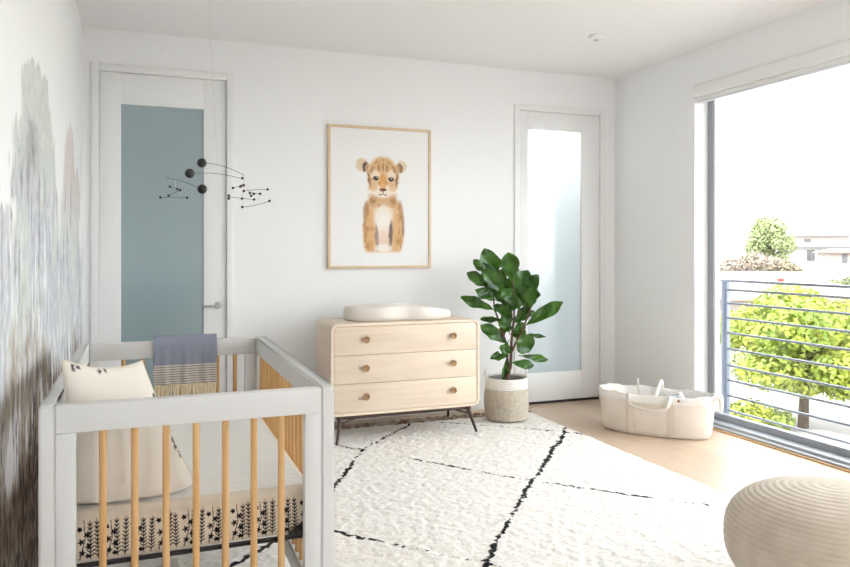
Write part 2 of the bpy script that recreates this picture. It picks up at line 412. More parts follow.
# ---------------------------------------------------------------- doors
# small lit bathroom behind the second door
w = MB(); q0, q1, q2, q3 = 2.5, 3.95, YB+.1405, YB+1.3
w.box(q0-.05, q0, q2, q3, 0, ZC); w.box(q1, q1+.05, q2, q3, 0, ZC); w.box(q0-.05, q1+.05, q3, q3+.05, 0, ZC); w.box(q0-.05, q1+.05, q2, q3+.05, ZC, ZC+.05); w.box(q0-.05, q1+.05, q2, q3+.05, -.05, 0)
struct(w.build('wall_bathroom', M['wall'], smooth=False))
bl_ = bpy.data.lights.new('bathroom_lamp', 'POINT'); bl_.energy = 26; bl_.shadow_soft_size = .12; bl_.color = (1., .98, .96)
bo = bpy.data.objects.new('bathroom_lamp', bl_); C.objects.link(bo); bo.location = (3.25, YB+.42, 2.3)
def door(n, x0, x1, zt, gx0, gx1, gz0, gz1, glass, recess, handle):
    t = thing('door_%d' % n, ((x0+x1)/2, YB, 0)); struct(t)
    c = MB(); cw = .042
    c.ring([(x0-cw, 0), (x1+cw, 0), (x1+cw, zt+cw), (x0-cw, zt+cw)], [(x0+.006, 0), (x1-.006, 0), (x1-.006, zt-.006), (x0+.006, zt-.006)], YB-.016, YB+.002)
    # leave the floor side open
    c = MB(); c.box(x0-cw, x0+.006, YB-.016, YB+.12, 0, zt+cw); c.box(x1-.006, x1+cw, YB-.016, YB+.12, 0, zt+cw); c.box(x0+.006, x1-.006, YB-.016, YB+.12, zt-.006, zt+cw)
    c.build('door_casing', M['trim'], t, bevel=.003)
    yp = YB+recess; p = MB(); a, b = x0+.008, x1-.008
    p.box(a, gx0, yp, yp+.04, .022, zt-.008); p.box(gx1, b, yp, yp+.04, .022, zt-.008); p.box(gx0, gx1, yp, yp+.04, .022, gz0); p.box(gx0, gx1, yp, yp+.04, gz1, zt-.008)
    dp = p.build('door_panel', M['trim'], t, bevel=.002)
    g = MB(); g.box(gx0-.004, gx1+.004, yp+.014, yp+.026, gz0-.004, gz1+.004)
    go = g.build('glass_pane', glass, dp, smooth=False); go['label'] = 'frosted grey green glass pane'
    sl = MB(); sl.box(x0+.007, x1-.007, yp+.004, YB+.12, .0, .019); sl.build('gap_shade_strip', M['black_metal_and_gap_shade'], t)  # dark strip standing in for the shade of the gap under the door
    if n == 1: bk = MB(); bk.box(x0-.0, x1+.0, YB+.125, YB+.135, 0.006, zt-.008); bk.build('rear_panel', M['trim'], t)
    if handle:
        hx, hz, d = handle
        h = MB()
        h.tube([(hx, yp+.0, hz), (hx, yp-.008, hz)], .026, 24); h.tube([(hx, yp-.008, hz), (hx, yp-.05, hz)], .010, 16)
        h.tube([(hx+.008*(-d), yp-.05, hz), (hx+.03*d, yp-.052, hz), (hx+.08*d, yp-.050, hz-.001), (hx+.115*d, yp-.046, hz-.004)], [.010, .0095, .008, .0075], 14)
        k = h.build('door_handle', M['chrome'], dp); k['label'] = 'satin nickel lever handle'
    return t
door(1, *D1, -.132, .405, .26, 2.268, M['frost'], .012, (.502, .888, -1))
door(2, *D2, 2.975, 3.49, .26, 2.28, M['frost2'], .004, None)

# ---------------------------------------------------------------- window, blind, railing
t = thing('window_1', (3.95, 1.75, 0)); struct(t)
X0, X1 = 3.945, 3.995
w = MB(); w.box(X0, X1, W_Y1-.062, W_Y1-.001, .085, W_Z1); w.box(X0, X1, W_Y0, W_Y0+.06, .085, W_Z1); w.box(X0, X1, W_Y0+.06, W_Y1-.062, W_Z1-.07, W_Z1)
w.box(X0, X1, W_Y0, W_Y1-.001, .0, .085); w.box(X0+.004, X1, 1.80, 1.89, .085, W_Z1-.07)
w.build('window_frame', M['alu'], t, bevel=.003)
w = MB(); w.box(X0+.004, X1-.004, W_Y1-.082, W_Y1-.063, .086, W_Z1-.071); w.build('window_seal', M['seal'], t, bevel=.002)
w = MB(); w.box(XR+.0, X0-.002, W_Y0+.001, W_Y1-.001, .0005, .022); w.box(XR+.035, X0-.002, W_Y0+.001, W_Y1-.001, .0222, .04)
w.build('floor_track', M['alu_l'], t, bevel=.002)
w = MB(); w.box(XR-.022, XR-.001, W_Y0, W_Y1-.01, .0005, .008); w.build('wood_threshold', M['spindle'], t, bevel=.001)
w = MB(); w.box(3.972, 3.980, 1.89, W_Y1-.083, .086, W_Z1-.071); w.build('window_pane', M['glass'], t, smooth=False)
w = MB(); w.box(3.960, 3.966, W_Y0+.06, 1.8, .086, W_Z1-.071); w.build('window_pane', M['glass'], t, smooth=False)
w = MB(); w.box(XR+.002, X0-.001, W_Y1-.012, W_Y1-.0005, .023, W_Z1-.001); w.build('window_reveal', M['reveal'], t, smooth=False)

b = thing('roller_blind', (3.84, 1.75, 2.39), 'white rolled up roller blind in its cassette above the wide window', 'blind')
w = MB(); w.prism([(3.795, 2.405), (3.90, 2.405), (3.90, 2.497), (3.808, 2.497), (3.795, 2.484)], W_Y0+.01, W_Y1-.022)
w.v = [(p[0], p[1], p[2]) for p in w.v]
w.build('cassette', M['blind'], b, bevel=.003)
w = MB(); w.tube([(3.852, W_Y0+.02, 2.392), (3.852, W_Y1-.03, 2.392)], .030, 20); w.build('fabric_roll', M['blind'], b)
w = MB(); w.tube([(3.828, W_Y0+.03, 2.366), (3.828, W_Y1-.04, 2.366)], .011, 10, flat=.6); w.build('bottom_bar', M['seal'], b)

r = thing('balcony_railing', (4.06, 1.7, -.05), 'blue grey steel balcony railing with horizontal rods outside the window', 'railing')
w = MB(); w.box(4.04, 4.085, -1.2, 4.37, 1.045, 1.062); w.build('top_rail', M['rail'], r, bevel=.003)
for yy in (4.335, 2.1, -.1):
    w = MB(); w.box(4.045, 4.08, yy-.028, yy+.028, -.05, 1.045); w.build('post', M['rail'], r, bevel=.003)
for i, zz in enumerate((.985, .886, .778, .666, .548, .425, .316, .202, .092)):
    w = MB(); w.tube([(4.062, -1.2, zz), (4.062, 4.34, zz)], .0085, 10); w.build('rod', M['railbar'], r)
struct(MB().box(4.0, 4.16, -1.6, 5.5, -.25, -.05).build('trim_1', M['alu_l'], smooth=False))

# ---------------------------------------------------------------- ceiling detector
c = thing('smoke_detector', (2.93, 4.34, ZC-.03), 'small round white smoke detector on the ceiling', 'smoke detector')
MB().lathe([(.0, ZC-.028), (.030, ZC-.028), (.045, ZC-.020), (.052, ZC-.002)], 2.93, 4.34, 40, closed=True).build('cover', M['trim'], c)
MB().lathe([(.012, ZC-.034), (.018, ZC-.030), (.018, ZC-.0265)], 2.93, 4.34, 24).build('sensor_cap', M['alu_l'], c)

# ---------------------------------------------------------------- rug
RX0, RX1, RY0, RY1 = -.32, 2.835, .5, 5.07
nx, ny = 330, 480
xs = np.linspace(RX0, RX1, nx); ys = np.linspace(RY0, RY1, ny); X, Y = np.meshgrid(xs, ys, indexing='ij')
edge = np.minimum.reduce([X-RX0, RX1-X, Y-RY0, RY1-Y])
Z = .014+.012*fbm(X*38, Y*38, 5, 3)+.006*(fbm(X*9, Y*9, 15, 3)-.5)
Z = np.where(edge < 1e-6, .001, Z*sst(-.01, .02, edge))
jx = .012*(fbm(Y*14, Y*0+1, 33)-.5)
Xw = X+np.where((X > RX1-.001) | (X < RX0+.001), jx*1.6, .008*(fbm(X*40, Y*40, 71)-.5)); Yw = Y+.008*(fbm(X*40, Y*40, 72)-.5)
P1 = np.array([1.294, 4.483]); A = np.array([.695, -.934]); B = np.array([-.698, -.862])
nodes = {}
def node(i, j):
    if (i, j) not in nodes:
        q = np.random.RandomState((i+20)*97+(j+20)*13); fix = (i, j) in ((0, 0), (1, 0), (1, 1), (1, -1), (2, 0), (0, 1))
        nodes[(i, j)] = P1+A*i+B*j+(0 if fix else (q.rand(2)-.5)*.16)
    return nodes[(i, j)]
nodes[(2, 0)] = np.array([2.705, 2.80]); nodes[(1, -1)] = np.array([2.735, 4.43]); nodes[(0, 1)] = np.array([.70, 3.34]); nodes[(0, -1)] = np.array([1.90, 5.13]); nodes[(0, 0)] = P1
segs = []
for i in range(-4, 7):
    for j in range(-4, 7):
        segs.append((node(i, j), node(i+1, j))); segs.append((node(i, j), node(i, j+1)))
wx = X+.035*(fbm(X*7, Y*7, 101, 3)-.5)+.014*(fbm(X*26, Y*26, 104, 2)-.5); wy = Y+.035*(fbm(X*7+9, Y*7, 102, 3)-.5)+.014*(fbm(X*26, Y*26, 107, 2)-.5)
D = np.full(X.shape, 9.)
for k, (p, q) in enumerate(segs):
    if max(p[0], q[0]) < RX0-.1 or min(p[0], q[0]) > RX1+.1 or max(p[1], q[1]) < RY0-.1 or min(p[1], q[1]) > RY1+.1: continue
    dx, dy = q-p; L = dx*dx+dy*dy; tt = np.clip(((wx-p[0])*dx+(wy-p[1])*dy)/L, 0, 1)
    d = np.hypot(wx-p[0]-tt*dx, wy-p[1]-tt*dy)
    thin = .007 if (k % 2 == 0) else .002
    d = d+thin+.018*(fbm(X*5+k, Y*5, 111, 2)-.5)
    D = np.minimum(D, d)
rugroot = thing('rug', (1.25, 2.8, 0), 'ivory shag rug with irregular black diamond lines on the oak floor', 'rug')
ro = fast_grid('pile', np.stack([Xw, Yw, Z], -1), M['rug'], scal=D, parent=rugroot, origin=(1.25, 2.8, 0))
M['fringe'] = mat('brown_wool_fringe', (122, 96, 78), .95, noise=(16, (196, 180, 164)))
w = MB()
for k in range(150):
    x = RX0+.02+k*(RX1-RX0-.04)/149; l = .05+.06*random.random(); dx = (random.random()-.5)*.06
    w.tube([(x, RY1-.02, .02), (x+dx*.4, RY1+l*.4, .022+.012*random.random()), (x+dx, RY1+l, .012)], [.010, .013, .009], 6)
fr = w.build('fringe', M['fringe'], rugroot); fr['label'] = 'brown and cream tasselled end'

# ---------------------------------------------------------------- crib
cx0, cx1, cy0, cy1, zt = -.246, .523, 2.10, 3.46, .882
fz = .036
crib = thing('crib', ((cx0+cx1)/2, (cy0+cy1)/2, fz), 'white wooden baby crib with natural wood spindles beside the mural wall', 'crib')
sw = .038
for nm, xa, xb in (('side_panel', cx0, cx0+sw), ('side_panel', cx1-sw, cx1)):
    # long side frame: top rail, two posts, bottom rail as one continuous frame in the YZ plane
    out = rrect(cy0, cy1, fz, zt, (.006, .006, .014, .014), 5)
    m_ = 5*4
    pts_out = out
    inn = rrect(cy0+.062, cy1-.062, .24, zt-.075, .004, 5)
    w = MB(); n = len(out)
    vs = [(xa, y, z) for y, z in out]+[(xa, y, z) for y, z in inn]+[(xb, y, z) for y, z in out]+[(xb, y, z) for y, z in inn]
    fs = []
    for i in range(n):
        j = (i+1) % n
        fs += [(i, j, j+n, i+n), (i+2*n, i+3*n, j+3*n, j+2*n), (i, i+2*n, j+2*n, j), (i+n, j+n, j+3*n, i+3*n)]
    # open the frame under the bottom rail so the posts read as legs
    w.add(vs, fs)
    w = MB()
    w.box(xa, xb, cy0, cy0+.062, fz, zt); w.box(xa, xb, cy1-.062, cy1, fz, zt)
    w.box(xa, xb, cy0+.062, cy1-.062, zt-.075, zt); w.box(xa, xb, cy0+.062, cy1-.062, .17, .24)
    bmw = w
    sp = None
    o_ = w.build('side_panel', M['crib'], crib, bevel=.0)
    # weld and bevel
    bm = bmesh.new(); bm.from_mesh(o_.data); bmesh.ops.remove_doubles(bm, verts=bm.verts, dist=1e-5)
    bmesh.ops.dissolve_limit(bm, angle_limit=.01, verts=bm.verts, edges=bm.edges)
    es = [e for e in bm.edges if len(e.link_faces) == 2 and e.calc_face_angle(0) > .5]
    bmesh.ops.bevel(bm, geom=es, offset=.005, segments=3, affect='EDGES', clamp_overlap=True)
    bm.to_mesh(o_.data); bm.free(); o_.data.set_sharp_from_angle(angle=math.radians(40))
    xm = (xa+xb)/2; ns = 18
    for k in range(ns):
        y = cy0+.062+(k+.5)*(cy1-cy0-.124)/ns
        w = MB(); w.tube([(xm, y, .24), (xm, y, zt-.075)], .0105, 12); w.build('spindle', M['spindle'], crib)
for yc in (cy0+.001, cy1-.039):
    xa, xb = cx0+sw+.0008, cx1-sw-.0008
    w = MB(); w.box(xa, xb, yc, yc+.036, zt-.074, zt-.001); w.build('end_rail', M['crib'], crib, bevel=.003, seg=3)
    w = MB(); w.box(xa, xb, yc+.001, yc+.036, .17, .24); w.build('end_rail', M['crib'], crib, bevel=.003, seg=3)
    for a, b_ in ((xa, xa+.047), (xb-.047, xb)):
        w = MB(); w.box(a, b_, yc+.0015, yc+.0355, .24, zt-.0745); w.build('end_post', M['crib'], crib, bevel=.002)
    for x in (-.096, -.018, .061, .139, .217, .295, .372):
        x += .022 if yc > 3 else 0
        w = MB(); w.tube([(x, yc+.018, .24), (x, yc+.018, zt-.074)], .0095, 14); w.build('spindle', M['spindle'], crib)
# mattress support
w = MB(); w.box(cx0+.045, cx1-.045, cy0+.045, cy0+.06, .438, .447); w.box(cx0+.045, cx1-.045, cy1-.06, cy1-.045, .438, .447)
w.box(cx0+.045, cx0+.06, cy0+.06, cy1-.06, .438, .447); w.box(cx1-.06, cx1-.045, cy0+.06, cy1-.06, .438, .447)
for k in range(9): w.box(cx0+.06, cx1-.06, cy0+.17+k*.125, cy0+.185+k*.125, .428, .444)
w.build('mattress_support', M['black_metal_and_gap_shade'], crib)
w = MB()
for s_, dz in ((1, 0), (-1, -.012)):
    w.tube([(.40, cy0+.047, .452), (.43, cy0+.044, .468+dz), (.452, cy0+.046, .492+dz*2)], [.007, .008, .006], 8)
w.ball((.425, cy0+.045, .462), .013); w.tube([(.38, cy0+.046, .437), (.405, cy0+.045, .45), (.43, cy0+.045, .46)], .006, 8)
o = w.build('tie', M['black_metal_and_gap_shade'], crib); o['label'] = 'black cord tied at the mattress corner'

# mattress with a botanical border printed on the fitted sheet
mx0, mx1, my0, my1, mz0, mz1 = cx0+.047, cx1-.047, cy0+.062, cy1-.06, .449, .585
def botanical(S, H, seed):
    """S along the edge, H height 0..1 of band -> ink 0..1"""
    ink = np.zeros(S.shape); r = np.random.RandomState(seed)
    def stroke(x0, y0, x1, y1, w_):
        nonlocal ink
        dx, dy = x1-x0, y1-y0; L = dx*dx+dy*dy+1e-12
        t_ = np.clip(((S-x0)*dx+(H-y0)*dy)/L, 0, 1); ww = w_*(1-.5*t_)
        sel = np.hypot(S-x0-t_*dx, H-y0-t_*dy); ink = np.maximum(ink, sst(.0009, -.0009, sel-ww))
    def leafy(x0, y0, x1, y1, w_):
        nonlocal ink
        cx_, cy_ = (x0+x1)/2, (y0+y1)/2; L = math.hypot(x1-x0, y1-y0)/2; ux, uy = (x1-x0)/(2*L), (y1-y0)/(2*L)
        a = (S-cx_)*ux+(H-cy_)*uy; b2 = -(S-cx_)*uy+(H-cy_)*ux
        ink = np.maximum(ink, sst(1.15, .85, (a/L)**2+(b2/w_)**2))
    s = S.min()+.012; k = 0; smax = S.max()
    full = (S, H)
    while s < smax-.01:
        idx = (np.abs(full[0][:, 0]-s) < .05); S2, H2 = S, H
        sub = np.where(idx)[0]
        if len(sub) == 0: break
        a0, a1 = sub[0], sub[-1]+1
        S_, H_, ink_ = S, H, ink
        S, H, ink = S_[a0:a1], H_[a0:a1], ink_[a0:a1].copy()
        def go():
            pass
        top = .098+.010*r.rand(); lean = (r.rand()-.5)*.008
        def st_(x0, y0, x1, y1, w_):
            dx, dy = x1-x0, y1-y0; L = dx*dx+dy*dy+1e-12
            t_ = np.clip(((S-x0)*dx+(H-y0)*dy)/L, 0, 1)
            return sst(.0009, -.0006, np.hypot(S-x0-t_*dx, H-y0-t_*dy)-w_*(1-.4*t_))
        def lf(x0, y0, x1, y1, w_):
            cx_, cy_ = (x0+x1)/2, (y0+y1)/2; L = math.hypot(x1-x0, y1-y0)/2; ux, uy = (x1-x0)/(2*L), (y1-y0)/(2*L)
            a = (S-cx_)*ux+(H-cy_)*uy; b2 = -(S-cx_)*uy+(H-cy_)*ux
            return sst(1.25, .8, (a/L)**2+(b2/w_)**2)
        if k % 3 == 0 or k % 3 == 2:      # fern
            ink = np.maximum(ink, st_(s, .004, s+lean, top, .0011))
            for q in range(9):
                h = .010+q*(top-.014)/9; ll = .0098*(1-.45*q/9)
                for sg in (-1, 1): ink = np.maximum(ink, lf(s+lean*h/top, h, s+lean*h/top+sg*ll, h+.0095, .0017))
            s += .0185
        else:                             # branch with star flowers
            c0 = s+.012
            ink = np.maximum(ink, st_(c0-.01, .004, c0+.004, top*.55, .0012)); ink = np.maximum(ink, st_(c0+.004, top*.55, c0, top, .001))
            for (fx, fh, fr_) in ((-.010, .085, .0052), (.008, .070, .0062), (-.006, .052, .0065), (.011, .038, .006), (-.004, .022, .0062), (.010, .012, .005)):
                for p in range(5):
                    a = p*2*PI/5+fx*300; ink = np.maximum(ink, lf(c0+fx, fh, c0+fx+fr_*1.45*math.cos(a), fh+fr_*1.45*math.sin(a), .0023))
            s += .029
        ink_[a0:a1] = ink; S, H, ink = S_, H_, ink_
        k += 1
    return ink
M['sheet'] = mat('printed_sheet', attr='paint', rough=.9, spec=.15, bump=(240, .15, .002))
mt = thing('crib_mattress', ((mx0+mx1)/2, (my0+my1)/2, mz0), 'crib mattress in cream fitted sheet with black botanical border', 'mattress')
def edge_band(nm, p0, p1, out, step, seed):
    p0 = np.array(p0); p1 = np.array(p1); L = np.linalg.norm(p1-p0); n = int(L/step); s = np.linspace(0, L, n); h = np.linspace(0, mz1-mz0-.022, int((mz1-mz0-.022)/step)+1)
    S, H = np.meshgrid(s, h, indexing='ij'); ink = botanical(S, H-.002, seed)
    dirv = (p1-p0)/L; bul = .006*np.sin(np.clip(H/(mz1-mz0-.022), 0, 1)*PI)+.002*(fbm(S*9, H*9, seed)-.5)
    Pp = np.zeros(S.shape+(3,)); Pp[..., 0] = p0[0]+dirv[0]*S+out[0]*bul; Pp[..., 1] = p0[1]+dirv[1]*S+out[1]*bul; Pp[..., 2] = mz0+.001+H
    cl = lerp(np.ones(S.shape+(3,))*colr(226, 212, 192), np.ones(S.shape+(3,))*colr(26, 22, 26), ink)
    o = fast_grid('printed_border', Pp, M['sheet'], cl, parent=mt, origin=mt.location); o['label'] = 'black fern and flower print'
    return o
eb = edge_band('b', (mx0+.012, my0-.001), (mx1-.012, my0-.001), (0, -1), .0016, 4)
edge_band('b', (mx1+.001, my0+.012), (mx1+.001, my1-.012), (1, 0), .0028, 8)
M['sheet_plain'] = mat('cream_fitted_sheet', (226, 214, 197), .9, spec=.15, noise=(4, (230, 219, 203)), bump=(240, .15, .002))
M['sheet_quilt'] = mat('quilted_white_sheet', (240, 237, 232), .9, spec=.15, bump=(14, .25, .01, (1, 3, 1)))
# body as stacked rounded outlines
w = MB(); rows = []
for z, ins in ((mz0, .006), (mz0+.004, 0.002), (mz1-.024, .002), (mz1-.014, .004), (mz1-.005, .011), (mz1-.001, .022)):
    rows.append([(x, y, z) for x, y in rrect(mx0+ins, mx1-ins, my0+ins, my1-ins, .03, 6)])
w.grid(rows, wrap=True); n = len(rows[0]); w.f.append(tuple(range(n)));
w.build('mattress_body', M['sheet_plain'], mt)
xs = np.linspace(mx0+.02, mx1-.02, 70); ys = np.linspace(my0+.02, my1-.02, 130); X, Y = np.meshgrid(xs, ys, indexing='ij')
e = np.minimum.reduce([X-xs[0], xs[-1]-X, Y-ys[0], ys[-1]-Y])
Zt = mz1-.0012+.006*sst(0, .08, e)+.004*(fbm(X*7, Y*7, 300, 3)-.5)*sst(0, .05, e)+.0025*np.sin(Y*2*PI/.045)*sst(0, .05, e)
fast_grid('sheet_top', np.stack([X, Y, Zt], -1), M['sheet_quilt'], parent=mt, origin=mt.location)

# pillow leaning in the near corner
TL, TR, BR, BL = Vector((-.198, 2.195, .985)), Vector((.000, 2.315, .955)), Vector((.150, 2.225, .597)), Vector((-.198, 2.195, .600))
nrm = (TR-BL).cross(TL-BR).normalized()
if nrm.y > 0: nrm = -nrm       # towards the viewpoint
n = 70
def pillow_side(sg):
    P = np.zeros((n, n, 3)); cl = np.zeros((n, n, 3))
    for i in range(n):
        for j in range(n):
            a = i/(n-1); b = j/(n-1)
            # pinch the sides so the corners stick out
            pa = 4*a*(1-a); pb = 4*b*(1-b)
            aa = a+(.5-a)*.07*pb*abs(2*a-1); bb_ = b+(.5-b)*.12*pa*abs(2*b-1)*(1 if b > .5 else .3)
            p = BL*(1-aa)*(1-bb_)+BR*aa*(1-bb_)+TR*aa*bb_+TL*(1-aa)*bb_
            th = (pa*pb)**.42*(.052 if sg > 0 else .11)
            # slump: fuller low down
            th *= (1.22-.45*b)
            p = p+nrm*th*sg*(1.0 if sg > 0 else .9)
            p = p+Vector((0, 0, -.055*pa*(1-b)**1.2*.5))
            p.z = max(p.z, .5905+.03*(1-pa)**3*(1 if b < .3 else 0)); p.y = max(p.y, 2.142)
            P[i, j] = p; cl[i, j] = colr(234, 226, 215)
    S, H = np.meshgrid(np.linspace(0, 1, n), np.linspace(0, 1, n), indexing='ij')
    if sg < 0 or True:
        # embroidered sprigs near the seam
        r = np.random.RandomState(3); ink = np.zeros((n, n))
        spots = [(.10, .965, 0), (.16, .98, 1), (.40, .97, 1), (.47, .985, 0), (.965, .72, 1), (.985, .66, 0), (.97, .60, 1), (.98, .38, 0), (.97, .33, 1), (.985, .27, 0)]
        for (sx, sy, q) in spots:
            for k in range(4):
                an = r.rand()*PI; L = .028; ux, uy = math.cos(an), math.sin(an)
                a = (S-sx)*ux+(H-sy)*uy; b2 = -(S-sx)*uy+(H-sy)*ux
                ink = np.maximum(ink, sst(1.4, .7, (a/L)**2+(b2/.009)**2))
        cl = lerp(cl, np.ones((n, n, 3))*colr(60, 52, 56), ink*.8)
    return P, cl
M['pillow'] = mat('cream_linen', attr='paint', rough=.92, spec=.15, bump=(260, .25, .002))
pl = thing('pillow', (-.05, 2.28, .59), 'cream square pillow with black embroidered sprigs leaning in the crib corner', 'pillow')
Pa, ca = pillow_side(1); Pb, cb = pillow_side(-1)
# one closed body: join the two sides along the seam
P2 = np.concatenate([Pa, Pb[::-1]], 0); 
o1 = fast_grid('cover', np.concatenate([Pa, Pb[::-1][1:]], 0), M['pillow'], np.concatenate([ca, cb[::-1][1:]], 0), parent=pl, origin=pl.location)
seam = [Pa[i, 0] for i in range(n)]+[Pa[n-1, j] for j in range(n)]+[Pa[i, n-1] for i in range(n-1, -1, -1)]+[Pa[0, j] for j in range(n-1, -1, -1)]
MB().tube(seam[::2]+[seam[0]], .0028, 6, caps=False).build('piping', M['sheet_plain'], pl)

# blanket over the far end rail
def blanket_mat():
    m = mat('blue_grey_woven_blanket', (146, 151, 166), .92, spec=.1, bump=(260, .3, .003)); nt = m.node_tree; b = nt.nodes['Principled BSDF']
    g = nt.nodes.new('ShaderNodeNewGeometry'); sx = nt.nodes.new('ShaderNodeSeparateXYZ'); nt.links.new(g.outputs['Position'], sx.inputs[0])
    ms = nt.nodes.new('ShaderNodeMath'); ms.operation = 'MULTIPLY'; ms.inputs[1].default_value = 2*PI/.0105; nt.links.new(sx.outputs['Z'], ms.inputs[0])
    sn = nt.nodes.new('ShaderNodeMath'); sn.operation = 'SINE'; nt.links.new(ms.outputs[0], sn.inputs[0])
    mr = nt.nodes.new('ShaderNodeMapRange'); mr.inputs['From Min'].default_value = .0; mr.inputs['From Max'].default_value = .7; nt.links.new(sn.outputs[0], mr.inputs['Value'])
    st_ = nt.nodes.new('ShaderNodeMix'); st_.data_type = 'RGBA'; st_.inputs['A'].default_value = lin((214, 204, 192)); st_.inputs['B'].default_value = lin((140, 136, 142)); nt.links.new(mr.outputs[0], st_.inputs['Factor'])
    gr = nt.nodes.new('ShaderNodeMath'); gr.operation = 'GREATER_THAN'; gr.inputs[1].default_value = .778; nt.links.new(sx.outputs['Z'], gr.inputs[0])
    mx = nt.nodes.new('ShaderNodeMix'); mx.data_type = 'RGBA'; mx.inputs['B'].default_value = lin((146, 151, 166))
    nt.links.new(gr.outputs[0], mx.inputs['Factor']); nt.links.new(st_.outputs['Result'], mx.inputs['A']); nt.links.new(mx.outputs['Result'], b.inputs['Base Color'])
    return m
bl = thing('baby_blanket', (.18, 3.44, .69), 'blue grey tasselled baby blanket folded over the crib far rail', 'blanket')
bx0, bx1 = .048, .312
path = []
ya, yb = cy1-.039-.010, cy1+.011
for k in range(26): path.append((ya, .690+(.868-.690)*k/25))
for k in range(1, 10):
    a = PI*k/10; path.append(((ya+yb)/2-(yb-ya)/2*math.cos(a), .878+.018*math.sin(a)))
for k in range(26): path.append((yb, .868-(.868-.70)*k/25))
def blk(off, amp=1.):
    P = []
    for i in range(45):
        x = bx0+(bx1-bx0)*i/44; row = []
        for j, (y, z) in enumerate(path):
            f = max(0, (.88-z)/.19); side = -1 if y < (ya+yb)/2 else 1
            wv = .004*math.sin(x*70+1.3)*f+.003*math.sin(x*150)*f
            dy = side*(off+max(0, wv+.004*f)) if j < 26 or j > 34 else 0
            dz = off if 26 <= j <= 34 else 0
            row.append((x+.004*math.sin(z*40)*f, y+dy, z+dz+.004*math.sin(x*9)*f))
        P.append(row)
    return P
A_ = blk(.008); B_ = blk(0.)
w = MB(); w.grid([r_+B_[i][::-1] for i, r_ in enumerate(A_)], wrap=True)
k_ = len(A_[0])*2; w.f.append(tuple(range(k_))); w.f.append(tuple(range((44)*k_, 45*k_)))
w.build('blanket_cloth', blanket_mat(), bl, angle=60)
w = MB()
for k in range(32):
    x = bx0+.006+k*(bx1-bx0-.012)/31; y = ya-.008; l = .075+.015*random.random(); dx = (random.random()-.5)*.012
    w.tube([(x, y, .694), (x+dx*.3, y-.003, .694-l*.2), (x+dx, y-.001, .694-l)], [.0045, .0048, .003], 6)
o = w.build('fringe', M['tassel'], bl); o['label'] = 'cream tassels along the hem'

# ---------------------------------------------------------------- mobile
mb = thing('crib_mobile', (.24, 2.95, ZC-.01), 'black mobile of wires, beads and three balls hanging above the crib', 'mobile')
MD = 2.86
def mp(x, y, dd=0): return at(140+x/5.667, 140+y/5.667, MD+dd)
bigs = [((350, 130), .03), ((282, 189), -.06), ((352, 278), .0)]
for (p, dd) in bigs: MB().ball(mp(*p, dd), .0185, 24, 16).build('ball', M['black'], mb)
smalls = [(170, 264, .05), (212, 278, .02), (228, 284, -.03), (162, 315, .06), (115, 325, .02), (267, 327, -.02), (580, 216, -.03), (527, 272, .05), (568, 264, .04), (575, 260, 0), (588, 256, -.05),
          (588, 289, .02), (623, 300, .05), (645, 305, -.04), (630, 316, .0), (681, 305, .03), (723, 280, .02), (503, 315, -.05), (503, 331, -.05), (579, 332, .04), (647, 337, .04), (734, 345, -.03), (580, 380, 0)]
for (x, y, dd) in smalls: MB().ball(mp(x, y, dd), .0052, 12, 8).build('bead', M['black'], mb)
def arc(a, b, sag=0., n=9, da=0, db=0):
    p, q = mp(*a, da), mp(*b, db); return [p.lerp(q, i/(n-1))+Vector((0, 0, sag*math.sin(PI*i/(n-1)))) for i in range(n)]
wires = [arc((350, 130), (590, 200), .012, da=.03, db=-.03), arc((282, 189), (588, 222), .01, da=-.06, db=.02), arc((150, 215), (352, 278), .006, da=.05, db=0), arc((115, 325), (267, 327), 0, da=.02, db=-.02),
         arc((162, 315), (228, 284), 0, da=.06, db=-.03), arc((170, 264), (228, 284), 0, da=.05, db=-.03), arc((503, 323), (647, 337), 0, da=-.05, db=.04), arc((588, 289), (723, 280), .002, da=.02, db=.02),
         arc((527, 272), (588, 256), 0, da=.05, db=-.05), arc((580, 380), (734, 345), -.004, da=0, db=-.03), arc((623, 300), (681, 305), 0, da=.05, db=.03)]
w = MB()
for p in wires: w.tube(p, .0009, 6)
w.build('wire', M['wire'], mb)
w = MB(); top = Vector((.24, 2.95, ZC-.012))
c1 = mp(350, 118, .03); c1b = mp(440, 150, .0)
w.tube([top, Vector((.24, 2.95, 2.2)), mp(440, 145, 0)], .0004, 5)
for a, b_ in (((440, 150, 0), (282, 180, -.06)), ((590, 200, -.03), (588, 289, .02)), ((588, 222, .02), (579, 332, .04)), ((588, 289, .02), (580, 380, 0)), ((590, 200, -.03), (580, 216, -.03)), ((503, 315, -.05), (503, 331, -.05)),
              ((282, 189, -.06), (250, 240, .02)), ((250, 240, .02), (228, 284, -.03)), ((228, 284, -.03), (220, 326, 0)), ((200, 229, .03), (200, 270, .02))):
    w.tube([mp(*a), mp(*b_)], .0005, 5)
w.build('thread', M['thread'], mb)
MB().lathe([(.004, ZC-.03), (.014, ZC-.02), (.016, ZC-.001)], .24, 2.95, 20).build('ceiling_hook', M['trim'], mb)

